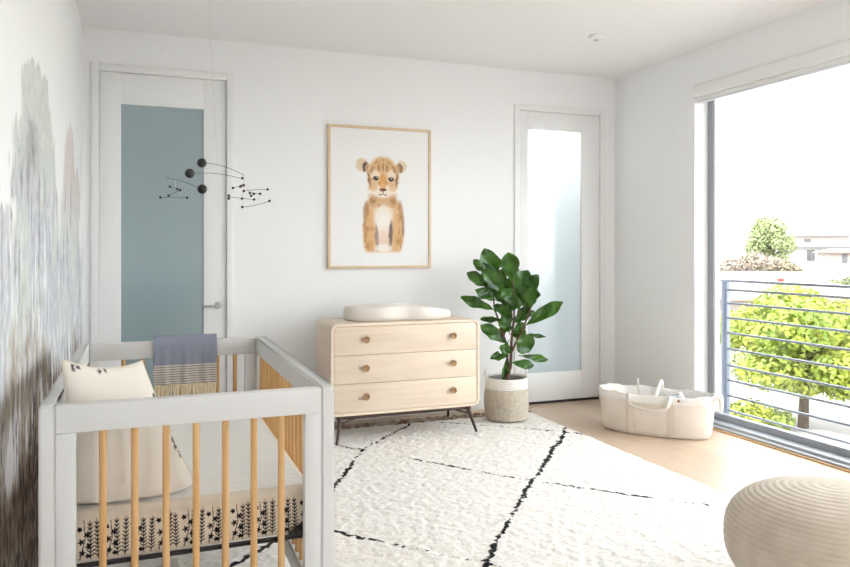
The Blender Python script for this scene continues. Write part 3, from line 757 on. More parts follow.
# ---------------------------------------------------------------- dresser
dx0, dx1, dy0, dy1, dz0, dz1 = 1.135, 2.19, 4.65, 5.10, .20, .800
dr = thing('dresser', ((dx0+dx1)/2, (dy0+dy1)/2, .036), 'pale wood three drawer dresser with rounded corners on dark splayed legs', 'dresser')
R_ = .045; th = .019
w = MB(); w.ring(rrect(dx0, dx1, dz0, dz1, R_), rrect(dx0+th, dx1-th, dz0+th, dz1-th, R_-th), dy0, dy1)
w.build('case', M['birch'], dr, bevel=.003)
w = MB(); w.prism(rrect(dx0+th, dx1-th, dz0+th, dz1-th, R_-th), dy0+.30, dy1-.008); w.build('back_panel', M['birch_edge'], dr, smooth=False)
w = MB(); w.prism(rrect(dx0+th+.0005, dx1-th-.0005, dz0+th+.0005, dz1-th-.0005, R_-th), dy0+.022, dy0+.03); w.build('gap_shade_sheet', M['dark_gap'], dr, smooth=False)  # dark sheet behind the drawers: shade of their gaps put in as colour
g = .0028; ix0, ix1, iz0, iz1 = dx0+th+g, dx1-th-g, dz0+th+g, dz1-th-g; hh = (iz1-iz0-2*g)/3
for k in range(3):
    z0 = iz0+k*(hh+g); z1 = z0+hh; rr = R_-th-g
    w = MB(); w.prism(rrect(ix0, ix1, z0, z1, (rr if k == 0 else .002, rr if k == 0 else .002, rr if k == 2 else .002, rr if k == 2 else .002), 6), dy0+.003, dy0+.021)
    d = w.build('drawer', M['birch'], dr, bevel=.0012)
    for kx in (dx0+.232, dx1-.205):
        zc = (z0+z1)/2+.008; w = MB()
        # turned knob: neck and a dished head
        prof = [(.010, 0), (.010, .010), (.0135, .014), (.0215, .020), (.0225, .026), (.021, .0295), (.014, .028), (.0, .0265)]
        vs = []; fs = []; nn = 28
        for i, (r0, y) in enumerate(prof):
            for q in range(nn):
                a = 2*PI*q/nn; vs.append((kx+r0*math.cos(a), dy0+.003-y, zc+r0*math.sin(a)))
        for i in range(len(prof)-1):
            for q in range(nn):
                a = i*nn+q; b_ = i*nn+(q+1) % nn; fs.append((a, b_, b_+nn, a+nn))
        w.add(vs, fs); w.build('knob', M['knob'], d)
# base frame and legs
w = MB(); zb = dz0
w.box(dx0+.05, dx1-.05, dy0+.035, dy0+.06, zb-.028, zb-.0005); w.box(dx0+.05, dx1-.05, dy1-.07, dy1-.045, zb-.028, zb-.0005)
w.box(dx0+.06, dx0+.085, dy0+.06, dy1-.07, zb-.028, zb-.0005); w.box(dx1-.085, dx1-.06, dy0+.06, dy1-.07, zb-.028, zb-.0005)
w.build('base_frame', M['walnut'], dr, bevel=.002)
for sx, sy in ((-1, -1), (1, -1), (-1, 1), (1, 1)):
    xt = (dx0+.075) if sx < 0 else (dx1-.075); yt = (dy0+.045) if sy < 0 else (dy1-.055)
    w = MB(); w.tube([(xt, yt, zb-.002), (xt+sx*(.05 if sx < 0 else .025), yt+(-.10 if sy < 0 else .05), .036)], [.015, .0085], 14)
    w.build('leg', M['walnut'], dr)
    w = MB(); w.tube([(xt-sx*.10, yt, zb-.022), (xt+sx*.01, yt+(-.03 if sy < 0 else .015), zb-.052)], .0075, 10); w.build('brace', M['walnut'], dr)

# changing tray: peanut outline, dished, higher at the left end
cxm, cym = 1.665, 4.865
def peanut(a):
    return .325*(1-.0*math.cos(a)**2)*1., 0
N = 96; rows = []
def outl(sc, off=0.):
    pts = []
    for k in range(N):
        a = 2*PI*k/N; x = math.cos(a); y = math.sin(a)
        rx = .385*(abs(x)**.85)*(1 if x > 0 else -1); waist = 1-.22*math.exp(-(rx/.10)**2)
        ry = .165*(abs(y)**.75)*(1 if y > 0 else -1)*waist
        s = sc; pts.append((cxm+(rx)*(1-(1-s)*.55 if True else 1)*1., cym+ry*s))
    return pts
prof = [(.90, .0), (.97, .006), (1.0, .030), (1.0, .055), (.985, .080), (.94, .095), (.87, .098), (.78, .088), (.62, .066), (.40, .056), (.15, .054), (0.0, .054)]
for sc, z in prof:
    row = []
    for (x, y) in outl(sc):
        u = (x-(cxm-.385))/.77; hs = 1.0-.45*max(0, min(1, (u-.62)/.38))**1.3
        bump_ = .10*math.exp(-((u-.42)/.16)**2)
        row.append((x, y, dz1+.0008+z*(hs+bump_*.6)*(1.0)))
    rows.append(row)
w = MB(); w.grid(rows, wrap=True); w.f.append(tuple(range(N)))
tag(w.build('changing_tray', M['changer'], angle=70), 'oatmeal peanut shaped changing tray on top of the dresser', 'changing tray')

# ---------------------------------------------------------------- framed print
px0, px1, pz0, pz1 = 1.285, 2.103, 1.141, 2.214; py = YB-.028
pr_ = thing('framed_print', ((px0+px1)/2, YB, pz0), 'pale wood framed lion cub watercolour on the wall above the dresser', 'picture')
fw = .020
w = MB(); w.ring([(px0, pz0), (px1, pz0), (px1, pz1), (px0, pz1)], [(px0+fw, pz0+fw), (px1-fw, pz0+fw), (px1-fw, pz1-fw), (px0+fw, pz1-fw)], py, YB-.001)
w.build('picture_frame', M['frame'], pr_, bevel=.0015, smooth=False)
gx = np.arange(px0+fw, px1-fw+.001, .0034); gz = np.arange(pz0+fw, pz1-fw+.001, .0036)
GX, GZ = np.meshgrid(gx, gz, indexing='ij')
U = ((GX-px0)/(px1-px0)*103+328.2-350)*4.93; V = ((pz1-GZ)/(pz1-pz0)*(141.5)+126.3-145)*4.93
cub = np.ones(GX.shape+(3,))*colr(244, 243, 241)
n1 = fbm(U/14, V/14, 500, 4); n2 = fbm(U/5, V/5, 520, 3); n3 = fbm(U/40, V/40, 530, 3)
Uw = U+8*(n1-.5)+3*(n2-.5); Vw = V+8*(fbm(U/14, V/14, 540, 4)-.5)
def blob(cx_, cy_, rx, ry, c_, al=1., soft=.18, rot=0.):
    global cub
    a = math.radians(rot); du = (Uw-cx_)*math.cos(a)+(Vw-cy_)*math.sin(a); dv = -(Uw-cx_)*math.sin(a)+(Vw-cy_)*math.cos(a)
    q = np.hypot(du/rx, dv/ry); soft = soft*.7; mk = sst(1+soft, 1-soft, q)*al*(.82+.36*(n1-.5)+.3*(n2-.5)); cub = lerp(cub, np.ones_like(cub)*colr(*c_), np.clip(mk, 0, 1))
cut = V < 524
# body
blob(160, 300, 80, 62, (226, 190, 150)); blob(160, 350, 96, 100, (226, 188, 146)); blob(160, 440, 98, 120, (230, 196, 156))
blob(92, 430, 34, 110, (222, 176, 128), .9); blob(228, 430, 34, 110, (222, 180, 132), .9)
blob(74, 320, 14, 44, (150, 112, 86), .65, .5, 8); blob(248, 320, 12, 50, (164, 122, 92), .6, .5, -6); blob(258, 400, 8, 50, (150, 108, 80), .7, .5); blob(68, 400, 8, 34, (170, 126, 92), .6, .5)
blob(160, 345, 46, 62, (250, 246, 240), .95, .5); blob(160, 400, 40, 60, (248, 242, 234), .9, .5)
blob(128, 455, 9, 62, (142, 126, 122), .85, .5, -3); blob(196, 440, 9, 66, (104, 84, 92), .9, .5, 3)
blob(160, 470, 26, 50, (240, 214, 196), .9, .4); blob(110, 290, 32, 14, (206, 160, 116), .6, .6, 20); blob(210, 290, 30, 14, (206, 160, 116), .6, .6, -20)
blob(140, 292, 8, 6, (150, 104, 70), .8, .5); blob(100, 410, 20, 10, (196, 140, 90), .5, .6); blob(228, 470, 16, 30, (206, 154, 100), .5, .6); blob(92, 490, 18, 26, (206, 150, 96), .6, .6)
blob(160, 505, 44, 20, (250, 246, 242), .9, .3)
# neck and shoulder fur
blob(158, 262, 66, 34, (214, 172, 130), .9, .4); blob(112, 262, 16, 26, (150, 108, 78), .6, .5, 25); blob(206, 262, 14, 26, (158, 116, 86), .6, .5, -25)
for q_ in range(46):
    r_ = np.random.RandomState(900+q_); a_ = r_.rand()*2*PI; xx_ = 160+(72+20*r_.rand())*(1 if math.cos(a_) > 0 else -1); yy_ = 290+r_.rand()*220
    blob(xx_, yy_, 3+2*r_.rand(), 8+8*r_.rand(), (186, 138, 92), .55, .5, 20*(r_.rand()-.5))
# head
blob(54, 97, 29, 33, (224, 198, 158), .95, .2); blob(72, 106, 14, 25, (66, 52, 56), .9, .4, 12)
blob(250, 100, 27, 31, (226, 200, 164), .95, .2, 10); blob(244, 106, 13, 23, (112, 82, 66), .9, .4, -12)
blob(88, 112, 18, 22, (214, 176, 132), .9, .4); blob(230, 112, 16, 22, (206, 166, 124), .9, .4); blob(158, 244, 68, 26, (220, 180, 138), .9, .4)
blob(158, 150, 78, 92, (222, 182, 134)); blob(158, 95, 50, 40, (214, 170, 122), .7, .5)
blob(158, 222, 62, 34, (250, 244, 236), .95, .35); blob(108, 205, 24, 20, (226, 176, 132), .8, .5); blob(208, 205, 22, 20, (226, 178, 134), .8, .5)
blob(118, 140, 24, 18, (246, 234, 214), .9, .5); blob(200, 140, 22, 18, (246, 234, 214), .9, .5)
blob(90, 168, 6, 34, (128, 90, 62), .8, .5, -8); blob(228, 165, 6, 34, (128, 92, 64), .8, .5, 8); blob(104, 120, 7, 20, (140, 102, 70), .6, .5, 20); blob(214, 118, 7, 20, (140, 102, 70), .6, .5, -20)
blob(158, 180, 17, 42, (224, 158, 90), .9, .4); blob(138, 110, 5, 18, (150, 104, 66), .7, .5); blob(158, 104, 4, 22, (150, 104, 66), .7, .5); blob(178, 110, 5, 18, (150, 104, 66), .7, .5)
blob(125, 84, 12, 4, (176, 128, 84), .6, .5, -30); blob(192, 84, 12, 4, (176, 128, 84), .6, .5, 30); blob(158, 70, 4, 10, (176, 128, 84), .6, .5)
blob(114, 166, 15, 4, (110, 80, 60), .6, .5, -12); blob(205, 168, 14, 4, (110, 80, 60), .6, .5, 12)
blob(122, 161, 13, 11, (38, 40, 50), 1.1, .25, 10); blob(197, 163, 12, 10, (48, 48, 56), 1.1, .25, -10); blob(126, 158, 4, 3, (220, 224, 232), 1., .3); blob(199, 160, 3.5, 3, (220, 224, 232), 1., .3)
blob(140, 186, 5, 16, (190, 134, 84), .6, .5, 20); blob(176, 186, 5, 16, (190, 134, 84), .6, .5, -20)
blob(158, 217, 17, 9, (96, 56, 48), 1., .3); blob(158, 232, 3, 8, (90, 64, 60), .9, .4); blob(146, 242, 10, 3, (120, 92, 88), .8, .4, -12); blob(170, 242, 10, 3, (120, 92, 88), .8, .4, 12)
fade = sst(534, 518, V+10*(n2-.5)); cub = lerp(np.ones_like(cub)*colr(244, 243, 241), cub, fade)
fast_grid('print', np.stack([GX, np.full(GX.shape, py+.008), GZ], -1), M['paper'], cub, parent=pr_, origin=pr_.location)
w = MB(); w.box(px0+fw, px1-fw, py+.010, YB-.002, pz0+fw, pz1-fw); w.build('backing', M['trim'], pr_, smooth=False)

# ---------------------------------------------------------------- plant in basket
bx, by, bz = 2.53, 4.91, .036
bk = thing('plant_basket', (bx, by, bz), 'two tone woven basket with white top band holding the fiddle leaf fig', 'basket')
def weave(a, i, z): return .0026*math.cos(a*26+(i % 4 > 1)*PI)
prof = []; rowh = .0065; zz = bz
while zz < .262: 
    tt = (zz-bz)/.23; prof.append((.150+.014*math.sin(tt*PI*.9)+.004*math.sin((zz-bz)/rowh*PI), zz)); zz += rowh/2
w = MB(); w.lathe(prof, bx, by, 104, weave, closed=True); w.f.append(tuple(reversed(range(104)))); w.build('basket_body', M['rope'], bk, angle=80)
prof = []; zz = .262
while zz < .338: prof.append((.157+.004*math.sin((zz-bz)/rowh*PI), zz)); zz += rowh/2
zt_ = prof[-1][1]; prof += [(.153, zt_+.004), (.147, zt_), (.146, .262), (.146, .245)]
w = MB(); w.lathe(prof, bx, by, 104, lambda a, i, z: .0018*math.cos(a*26+(i % 4 > 1)*PI), closed=True); o = w.build('basket_rim', M['rope_w'], bk, angle=80); o['label'] = 'white woven top band'
for sg in (-1, 1):
    hx = bx+sg*.152*RT[0]; hy = by+sg*.152*RT[1]; pts = []
    for k in range(13):
        a = PI*k/12; pts.append((hx-FW[0]*.045*math.cos(a), hy-FW[1]*.045*math.cos(a), .335+.055*math.sin(a)))
    MB().tube(pts, .0055, 8).build('handle', M['rope_w'], bk)
fg = thing('fiddle_leaf_fig', (bx, by, bz+.02), 'tall green fiddle leaf fig plant between the dresser and frosted door', 'plant')
MB().lathe([(.105, .07), (.132, .30), (.138, .325), (.134, .329), (.129, .322), (.125, .295)], bx, by, 48, closed=True).build('pot', M['pot'], fg)
MB().lathe([(.124, .26), (.124, .296), (.09, .300), (.04, .303), (.0, .304)], bx, by, 40, closed=True).build('soil', M['soil'], fg)
def pp(x, y, dd=0.): return at(450+x/2.835, 235+y/2.835, 5.50+dd)
base = Vector((bx, by, .29))
st = MB()
st.tube([base, pp(172, 370), pp(174, 300, .01), pp(182, 230), pp(180, 165, -.01), pp(178, 115)], [.013, .012, .010, .008, .0065, .005], 10)
st.tube([base+Vector((-.012, .01, 0)), pp(165, 380, .03), pp(160, 310, .05), pp(140, 250, .05), pp(125, 205, .04), pp(122, 130, .02)], [.011, .010, .009, .0075, .006, .0045], 10)
st.tube([pp(175, 330), pp(195, 290, -.03), pp(215, 245, -.05), pp(236, 190, -.05), pp(240, 165, -.04)], [.009, .008, .0065, .005, .004], 10)
st.build('stem', M['stem'], fg)
lf = MB()
def leaf(b_, tip, width, droop, face, seed, curl=.25):
    r = random.Random(seed); d = tip-b_; L = d.length; d.normalize()
    view = Vector((-FW[0], -FW[1], .15)).normalized()
    nrm_ = view+Vector((r.uniform(-.5, .5), r.uniform(-.3, .3), r.uniform(.1, .9)))*face
    nrm_ = (nrm_-d*nrm_.dot(d)).normalized(); s = d.cross(nrm_).normalized()
    NL, NW = 14, 8; P = []
    for i in range(NL+1):
        t_ = i/NL; wd = width/2*(math.sin(PI*t_**1.25)**.75 if 0 < t_ < 1 else 0.03)*(1-.16*math.exp(-((t_-.33)/.13)**2)); row = []
        for j in range(NW+1):
            q = (j/NW-.5)*2
            h = curl*abs(q)**1.5*wd+.010*math.sin(t_*15+q*2+seed)*abs(q)
            p = b_+d*L*t_+s*wd*q+nrm_*(h+.006*math.sin(t_*9+q*3+seed*1.7)-droop*L*t_*t_)+nrm_*(.004*(math.cos(t_*26-abs(q)*5))*abs(q)*(1-abs(q))*4)
            row.append(tuple(p))
        P.append(row)
    lf.grid(P)
    lf.tube([b_-d*.02, b_+d*L*.5-nrm_*(.002+droop*L*.25), b_+d*L*.95-nrm_*(.001+droop*L*.9)], [.0035, .0025, .001], 5)
LV = [((125, 130), (100, 38), 52, .02), ((112, 118), (66, 68), 26, .06), ((118, 150), (48, 106), 34, .02), ((176, 130), (166, 48), 50, -.02), ((132, 185), (72, 155), 34, .0),
      ((125, 212), (30, 175), 30, -.03), ((150, 195), (112, 112), 46, .05), ((184, 165), (222, 98), 46, -.03), ((198, 180), (250, 112), 40, .02), ((188, 185), (200, 118), 44, .06),
      ((212, 215), (236, 150), 40, -.06), ((236, 195), (246, 148), 24, -.05), ((214, 256), (320, 188), 38, -.08), ((152, 242), (84, 237), 17, .02), ((158, 306), (88, 254), 38, .04), ((178, 240), (138, 194), 38, .0),
      ((184, 248), (228, 206), 36, .0), ((186, 282), (232, 328), 58, -.04), ((162, 342), (116, 346), 24, -.02), ((175, 362), (240, 370), 26, -.05), ((214, 282), (272, 288), 11, .03), ((200, 342), (284, 354), 20, .1),
      ((160, 352), (154, 418), 18, .02), ((152, 190), (164, 122), 42, .08), ((168, 276), (148, 228), 38, .03), ((200, 222), (250, 226), 22, -.03), ((164, 305), (152, 338), 32, -.02), ((184, 265), (214, 252), 28, -.06),
      ((130, 150), (150, 96), 36, .08), ((120, 170), (96, 96), 34, .03), ((170, 215), (196, 176), 34, -.05), ((150, 225), (128, 196), 26, -.04), ((204, 300), (190, 262), 36, .03), ((120, 122), (136, 58), 30, .07)]
LV += [((140, 165), (92, 78), 34, -.06), ((182, 200), (150, 150), 40, -.07), ((196, 205), (232, 128), 38, -.02), ((172, 150), (186, 82), 34, .05), ((150, 205), (176, 150), 34, .1), ((172, 262), (120, 290), 26, .07)]
for k, (a, b_, wd, dd) in enumerate(LV):
    leaf(pp(*a, dd*.6), pp(*b_, dd+(.05 if k % 2 else -.04)), wd/2.835/FPX*5.5*1.12, .10 if b_[1] > a[1]-30 else .05, .55, k+11)
lf.build('foliage', M['fig'], fg, angle=80)

# ---------------------------------------------------------------- moses basket
ms = thing('moses_basket', (3.375, 4.265, 0), 'cream canvas moses basket with looped handles on the floor by the window', 'basket')
def oval(L, W, z, n=72, e=2.6):
    pts = []
    for k in range(n):
        a = 2*PI*k/n; c_, s_ = math.cos(a), math.sin(a); pts.append((L*abs(c_)**(2/e)*(1 if c_ > 0 else -1), W*abs(s_)**(2/e)*(1 if s_ > 0 else -1), z))
    return pts
HL, HW, HH = .39, .17, .275
def mloc(w): # shift to the thing's place before building
    w.v = [(p[0]+3.375, p[1]+4.265, p[2]) for p in w.v]; return w
rows = [oval(HL-.045, HW-.035, .001), oval(HL-.03, HW-.022, .006), oval(HL-.022, HW-.016, .03), oval(HL-.012, HW-.010, .12), oval(HL-.002, HW-.002, .20), oval(HL, HW, HH-.035)]
w = MB(); w.grid(rows, wrap=True); w.f.append(tuple(reversed(range(72)))); mloc(w).build('basket_body', M['canvas'], ms, angle=60)
def rimz(x): return .012*(x/HL)**2
rr_ = []
for (o_, z) in ((0.004, HH-.045), (.006, HH-.02), (.006, HH), (.002, HH+.008), (-.006, HH+.008), (-.012, HH-.005), (-.014, HH-.06), (-.03, .06), (-.04, .045)):
    rr_.append([(x, y, zq+(rimz(x) if z > .2 else 0)) for x, y, zq in oval(HL+o_+(.004*math.sin(0) if z < .2 else 0), HW+o_, z)])
for q_, r_ in enumerate(rr_[1:6]):
    for k, (x, y, zq) in enumerate(r_): r_[k] = (x*(1+.008*math.sin(k*.9)), y*(1+.02*math.sin(k*1.3)), zq+.005*math.sin(k*.7)+.003*math.sin(k*1.9))
w = MB(); w.grid(rr_, wrap=True); w.f.append(tuple(range(8*72, 9*72))); o = mloc(w).build('liner', M['canvas_w'], ms, angle=60); o['label'] = 'white cotton lining folded over the rim'
for sx in (-.135, .135):
    for sy in (-1, 1):
        w = MB(); y0 = sy*(HW+.0025)
        w.grid([[(sx-.018, sy*(HW-.018), .012), (sx-.018, sy*(HW-.006), .12), (sx-.018, y0, HH-.04)], [(sx+.018, sy*(HW-.018), .012), (sx+.018, sy*(HW-.006), .12), (sx+.018, y0, HH-.04)]])
        w.v = [(p[0], p[1]+sy*.003*0+sy*.002, p[2]) for p in w.v]
        mloc(w).build('strap', M['canvas_s'], ms)
# handles: front ones fall outward, back ones stand and flop in
def hand(pts, nm='handle'):
    w = MB(); P = [Vector(p) for p in pts]; Q = []
    for i in range(len(P)-1):
        for k in range(6):
            t_ = k/6; p0 = P[max(i-1, 0)]; p1 = P[i]; p2 = P[i+1]; p3 = P[min(i+2, len(P)-1)]
            Q.append(.5*((2*p1)+(-p0+p2)*t_+(2*p0-5*p1+4*p2-p3)*t_*t_+(-p0+3*p1-3*p2+p3)*t_**3))
    Q.append(P[-1]); w.tube(Q, .015, 10, flat=.35); mloc(w).build(nm, M['canvas_w'], ms)
hand([(-.15, -HW-.004, HH-.03), (-.150, -HW-.016, HH+.01), (-.142, -HW-.034, HH-.02), (-.125, -HW-.035, HH-.062), (-.05, -HW-.036, HH-.082), (.03, -HW-.036, HH-.086), (.105, -HW-.035, HH-.066), (.132, -HW-.034, HH-.02), (.142, -HW-.016, HH+.012), (.145, -HW-.004, HH-.03)])
hand([(-.17, HW+.008, HH-.02), (-.172, HW+.014, HH+.035), (-.165, HW-.005, HH+.052), (-.155, HW-.035, HH+.02), (-.13, HW-.055, HH-.05), (-.08, HW-.06, HH-.085), (-.03, HW-.055, HH-.05), (-.005, HW-.035, HH+.02), (.008, HW-.005, HH+.055), (.012, HW+.014, HH+.035), (.012, HW+.008, HH-.02)])
hand([(HL+.008, -.05, HH-.02), (HL+.018, -.05, HH+.02), (HL+.034, -.035, HH-.01), (HL+.036, -.02, HH-.07), (HL+.036, .03, HH-.075), (HL+.034, .045, HH-.01), (HL+.018, .05, HH+.02), (HL+.008, .05, HH-.02)])
w = MB(); w.tube([(.185, -HW-.004, HH-.008), (.185, -HW-.012, HH-.008)], .009, 16); mloc(w).build('button', M['knob'], ms)
ms.rotation_euler = (0, 0, math.radians(-50))
# folded blanket and mattress inside
ib = thing('moses_bedding', (3.375, 4.265, .047), 'grey and white baby bedding lying inside the moses basket', 'bedding')
w = MB(); w.grid([[(x+3.375, y+4.265, z) for x, y, z in r_] for r_ in (oval(HL-.05, HW-.045, .048), oval(HL-.045, HW-.04, .07), oval(HL-.047, HW-.042, .12), oval(HL-.06, HW-.055, .135), oval(HL-.15, HW-.10, .14), oval(.01, .01, .14))], wrap=True)
w.f.append(tuple(range(5*72, 6*72))); w.build('pad', M['canvas_w'], ib)
Pq = []
for i in range(40):
    row = []
    for j in range(24):
        x = -.05+.33*i/39; y = (-.5+j/23)*.215
        z = .175+.065*math.exp(-((x-.12)/.12)**2)+.02*math.sin(i*.55)*math.sin(j*.5+.4)+.012*math.sin(i*1.2+j*.3)
        e_ = min(i, 39-i, j, 23-j); z = .142 if e_ == 0 else z
        row.append((3.375+x, 4.265+y, z))
    Pq.append(row)
w = MB(); w.grid(Pq); o = w.build('folded_cloth', M['greycloth'], ib, angle=80); o['label'] = 'rumpled grey striped cloth'
w = MB(); w.tube([(3.375+.05, 4.265+.09, .19), (3.375+.10, 4.265+.06, .262), (3.375+.16, 4.265+.02, .285), (3.375+.19, 4.265+.0, .25), (3.375+.2, 4.265, .2)], [.014, .016, .014, .012, .01], 10, flat=.5); o = w.build('cloth_tie', M['canvas_w'], ib)
ib.rotation_euler = (0, 0, math.radians(-50))

# ---------------------------------------------------------------- pouf
pc = (2.285, 1.925); PR, PH = .36, .40
prof = []; nrow = 38; steps = nrow*5
for i in range(steps+1):
    t_ = i/steps; a = -PI/2+PI*t_; e = 2.5
    r0 = PR*abs(math.cos(a))**(2/e); z0 = PH/2+PH/2*abs(math.sin(a))**(2/e)*(1 if a > 0 else -1)
    ph = t_*nrow*2*PI; rip = .0024*abs(math.sin(ph/2)); ca_, sa_ = math.cos(a), math.sin(a)
    prof.append((max(0, r0+rip*ca_), .040+z0+rip*sa_))
w = MB(); w.lathe(prof, 0, 0, 180, lambda a, i, z: .0010*math.sin(a*90+i*1.1), closed=True)
# slight lean, as rows run down to one side
w.v = [(p[0], p[1], p[2]) for p in w.v]
po = w.build('pouf', M['knit'], origin=(0, 0, 0.03), angle=89); po.location = (pc[0], pc[1], .03); po.rotation_euler = (.0, .035, .4)
tag(po, 'round cream knitted pouf on the rug in the lower right corner', 'pouf')

# ---------------------------------------------------------------- outside
GZ0 = -3.0
M['ground'] = mat('pale_concrete_ground', (134, 129, 126), .9, noise=(.25, (122, 118, 114)))
M['lawn'] = mat('pale_lawn', (128, 130, 92), .9, noise=(.6, (116, 122, 78)))
M['stucco'] = mat('pale_stucco', (156, 143, 135), .9, noise=(.4, (150, 138, 130)))
M['stucco2'] = mat('white_stucco', (160, 155, 152), .9)
M['tile'] = mat('pale_clay_roof', (138, 118, 108), .9, noise=(2, (131, 110, 99), (1, 6, 1)))
M['dwin'] = mat('dark_house_window', (80, 78, 80), .3)
M['redm'] = mat('red_sign_paint', (140, 50, 46), .6)
struct(MB().box(4.4, 200, -80, 200, GZ0-.3, GZ0).build('terrain_ground', M['ground'], smooth=False))
def leafball(w, c, rad, n, size, rs, shell=.55, sc=(1, 1, 1)):
    for k in range(n):
        while True:
            v = Vector((rs.uniform(-1, 1), rs.uniform(-1, 1), rs.uniform(-1, 1)))
            if shell**2 < v.length_squared < 1: break
        p = Vector(c)+Vector((v.x*rad*sc[0], v.y*rad*sc[1], v.z*rad*sc[2]))
        nrm_ = (v+Vector((rs.uniform(-.8, .8), rs.uniform(-.8, .8), rs.uniform(-.2, 1.)))).normalized()
        a = nrm_.orthogonal().normalized(); b2 = nrm_.cross(a); th_ = rs.uniform(0, 2*PI); a, b2 = a*math.cos(th_)+b2*math.sin(th_), b2*math.cos(th_)-a*math.sin(th_)
        s1 = size*rs.uniform(.7, 1.3); s2 = s1*.55
        w.add([p-a*s1, p-b2*s2+nrm_*s1*.1, p+a*s1, p+b2*s2+nrm_*s1*.1], [(0, 1, 2, 3)])
def tree(name, base, h, blobs, leafm, nleaf, size, label, cat, group=None, seed=1, trunk=.14):
    rs = random.Random(seed); t = thing(name, base, label, cat, group); b0 = Vector(base)
    w = MB(); lo = min(b[2] for b in blobs)
    w.tube([b0, b0+Vector((.05, 0, h*.25)), b0+Vector((-.03, .02, h*.5))], [trunk, trunk*.8, trunk*.6], 10)
    for (x, y, z, r0, s) in blobs: w.tube([b0+Vector((-.02, .01, h*.38)), b0+Vector((x*.5, y*.5, (z+h*.38)/2)), b0+Vector((x, y, z))], [trunk*.55, trunk*.3, trunk*.12], 6)
    w.build('trunk', M['bark'], t)
    w = MB()
    tot = sum(b[3]**2 for b in blobs)
    for (x, y, z, r0, s) in blobs: leafball(w, b0+Vector((x, y, z)), r0, int(nleaf*r0*r0/tot), size, rs, .5, (1, 1, s))
    w.build('crown', leafm, t, smooth=False)
    return t
def gp(u, depth, z=GZ0): p = at(u, 250, depth); return (p.x, p.y, z)
rs = random.Random(3)
def clump(n, rx, rz, zc, r0, r1, seed, flat=.72):
    q = random.Random(seed); o = []
    for k in range(n):
        a = q.uniform(0, 2*PI); d_ = math.sqrt(q.random()); zz = q.uniform(-1, 1)
        o.append((rx*d_*math.cos(a)*math.sqrt(1-.6*zz*zz), rx*d_*math.sin(a)*math.sqrt(1-.6*zz*zz), zc+rz*zz, q.uniform(r0, r1), flat))
    return o
tree('street_tree', gp(803, 17.8), 3.5, clump(26, 1.75, .78, 2.15, .5, .85, 5), M['lime'], 15000, .075, 'leafy lime green tree filling the view behind the railing', 'tree', seed=2, trunk=.13)
def bush(name, u, depth, blobs, m, n, size, label, seed, z=GZ0):
    w = MB(); b0 = Vector(gp(u, depth, z)); q = random.Random(seed); tot = sum(b[3]**2 for b in blobs)
    for (x, y, zz, r0, s) in blobs: leafball(w, b0+Vector((x, y, zz)), r0, int(n*r0*r0/tot), size, q, .4, (1, 1, s))
    return tag(w.build(name, m, smooth=False), label, 'hedge' if name == 'hedge' else 'shrub', None if name == 'hedge' else 'shrubs outside the window')
bush('shrub', 745, 17.5, [(-.3, .2, .3, .45, .8), (.2, 0, .35, .5, .8), (.7, -.3, .25, .4, .7)], M['lime'], 1300, .07, 'low yellow green shrub on the ground left of the tree trunk', 7)
bush('shrub', 742, 23, [(0, 0, .75, .4, 1.5), (.35, -.2, .7, .35, 1.3)], M['sage'], 700, .08, 'taller dull green shrub under the left side of the lime tree', 9)
struct(MB().box(12, 26, 2, 11.4, GZ0, GZ0+.03).build('terrain_lawn', M['lawn'], smooth=False))
# far tree, shrubs, houses
tree('round_tree', gp(768, 60, -2.0), 6.2, clump(22, 1.5, 1.35, 3.9, .75, 1.15, 21, .9), M['sage'], 8000, .13, 'pale green round tree in the distance above the roofs', 'tree', seed=12, trunk=.2)
bush('shrub', 764, 47, [(-2.0, 1.2, 1.1, .7, .8), (-1.3, .8, 1.4, .8, .8), (-.5, .3, 1.5, .85, .8), (.3, -.1, 1.3, .8, .8), (1.0, -.6, 1.1, .75, .8), (1.5, -.9, .9, .6, .8)], M['russet'], 5200, .09, 'russet brown shrubs along the top of the clay roof', 14, z=-.95)
bush('hedge', 832, 38, [(x*.9, -x*.35, .45+.12*math.sin(x*2.1), .55, .7) for x in range(-2, 6)], M['hedge'], 5000, .08, 'green hedge at the foot of the distant houses', 16, z=-1.05)
# clay roofed house
def house(name, u, depth, wid, dep, z0, z1, ridge, wallm, roofm, label, wins=(), ang=0., over=.4, group=None):
    p = gp(u, depth, z0); t = thing(name, p, label, 'house', 'houses on the far hillside' if name == 'hillside_house' else None)
    w = MB(); w.box(p[0]-wid/2, p[0]+wid/2, p[1]-dep/2, p[1]+dep/2, z0, z1); w.build('wall', wallm, t, smooth=False)
    w = MB(); x0, x1, y0, y1 = p[0]-wid/2-over, p[0]+wid/2+over, p[1]-dep/2-over, p[1]+dep/2+over
    w.add([(x0, y0, z1), (x1, y0, z1), (x1, y1, z1), (x0, y1, z1), (x0+wid*.25, p[1], z1+ridge), (x1-wid*.25, p[1], z1+ridge), (x0, y0, z1+.08), (x1, y0, z1+.08), (x1, y1, z1+.08), (x0, y1, z1+.08)],
          [(0, 3, 2, 1), (0, 1, 7, 6), (1, 2, 8, 7), (2, 3, 9, 8), (3, 0, 6, 9), (6, 7, 5, 4), (8, 9, 4, 5), (7, 8, 5), (9, 6, 4)])
    w.build('roof', roofm, t, smooth=False)
    for (fx, fz, ww, hh_) in wins:
        w = MB(); xc_ = p[0]+fx*wid/2; w.box(xc_-ww/2, xc_+ww/2, p[1]-dep/2-.05, p[1]-dep/2-.005, z0+fz, z0+fz+hh_); w.build('window', M['dwin'], t, smooth=False)
    t.rotation_euler = (0, 0, ang); return t
house('roofed_house', 742, 34, 8.5, 6, GZ0, -.85, 1.15, M['stucco'], M['tile'], 'low house with pale clay roof behind the lime tree', ang=-.5)
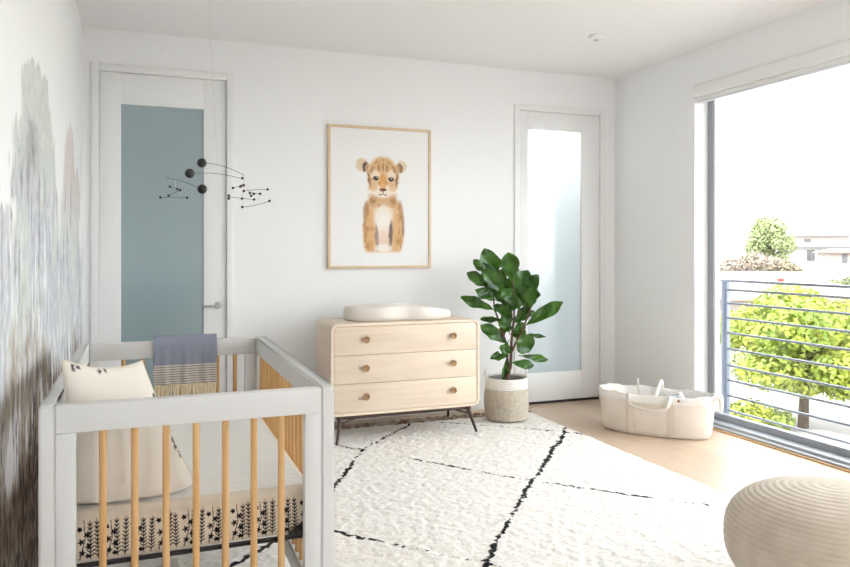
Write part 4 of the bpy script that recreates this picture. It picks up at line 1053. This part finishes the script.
house('hillside_house', 826, 84, 7.5, 5, GZ0, 1.6, .5, M['stucco2'], M['stucco'], 'white hillside house with dark paired windows in the distance', [(-.55, 3.1, .8, 1.2), (-.25, 3.1, .8, 1.2), (.5, 3.2, .6, 1.1)], ang=-.65)
house('hillside_house', 848, 74, 4.5, 5, GZ0, 1.0, .45, M['stucco'], M['tile'], 'pinkish hillside house right of the white one in the distance', [(-.4, 3.0, .5, .9), (.3, 3.0, .5, .9)], ang=-.65)
house('hillside_house', 812, 104, 8, 6, GZ0, 3.2, .5, M['stucco'], M['stucco2'], 'pale upper house behind the white one on the hillside', [(-.3, 5.0, .9, .8)], ang=-.65)
struct(MB().box(30, 190, 20, 200, GZ0, GZ0+.9).build('terrain_hill', M['ground'], smooth=False))
gpw = gp(792, 25, -1.6)
sgn = thing('garden_wall', gpw, 'short pinkish garden wall with red square behind the tree top', 'wall')
w = MB(); w.box(gpw[0]-1.0, gpw[0]+1.0, gpw[1]-.1, gpw[1]+.1, GZ0, .36); w.build('wall_slab', M['stucco'], sgn, smooth=False)
w = MB(); w.box(gpw[0]-.75, gpw[0]-.5, gpw[1]-.13, gpw[1]-.1, .12, .32); w.build('panel', M['redm'], sgn, smooth=False)

# ---------------------------------------------------------------- light
wd = bpy.data.worlds.new('sky'); bpy.context.scene.world = wd; wd.use_nodes = True; nt = wd.node_tree; bg = nt.nodes['Background']
bg.inputs[0].default_value = (.94, .965, 1., 1); bg.inputs[1].default_value = 2.9
sun = bpy.data.lights.new('sun', 'SUN'); sun.energy = 3.0; sun.angle = .03; sun.color = (1., .96, .9)
so = bpy.data.objects.new('sun', sun); C.objects.link(so); so.rotation_euler = Vector((.62, .30, -.72)).to_track_quat('-Z', 'Y').to_euler()

# ---------------------------------------------------------------- camera
cam = bpy.data.cameras.new('camera'); co = bpy.data.objects.new('camera', cam); C.objects.link(co)
co.location = (0, 0, CH); co.rotation_euler = (PI/2, 0, -math.atan2(FW[0], FW[1]))
cam.sensor_width = 36; cam.lens = FPX/850*36; cam.shift_y = -(283.5-HY)/850; cam.clip_start = .05; cam.clip_end = 500
S = bpy.context.scene; S.camera = co
S.view_settings.view_transform = 'Standard'; S.view_settings.look = 'None'; S.view_settings.gamma = 1; S.view_settings.exposure = 1.35
S.view_settings.use_curve_mapping = False
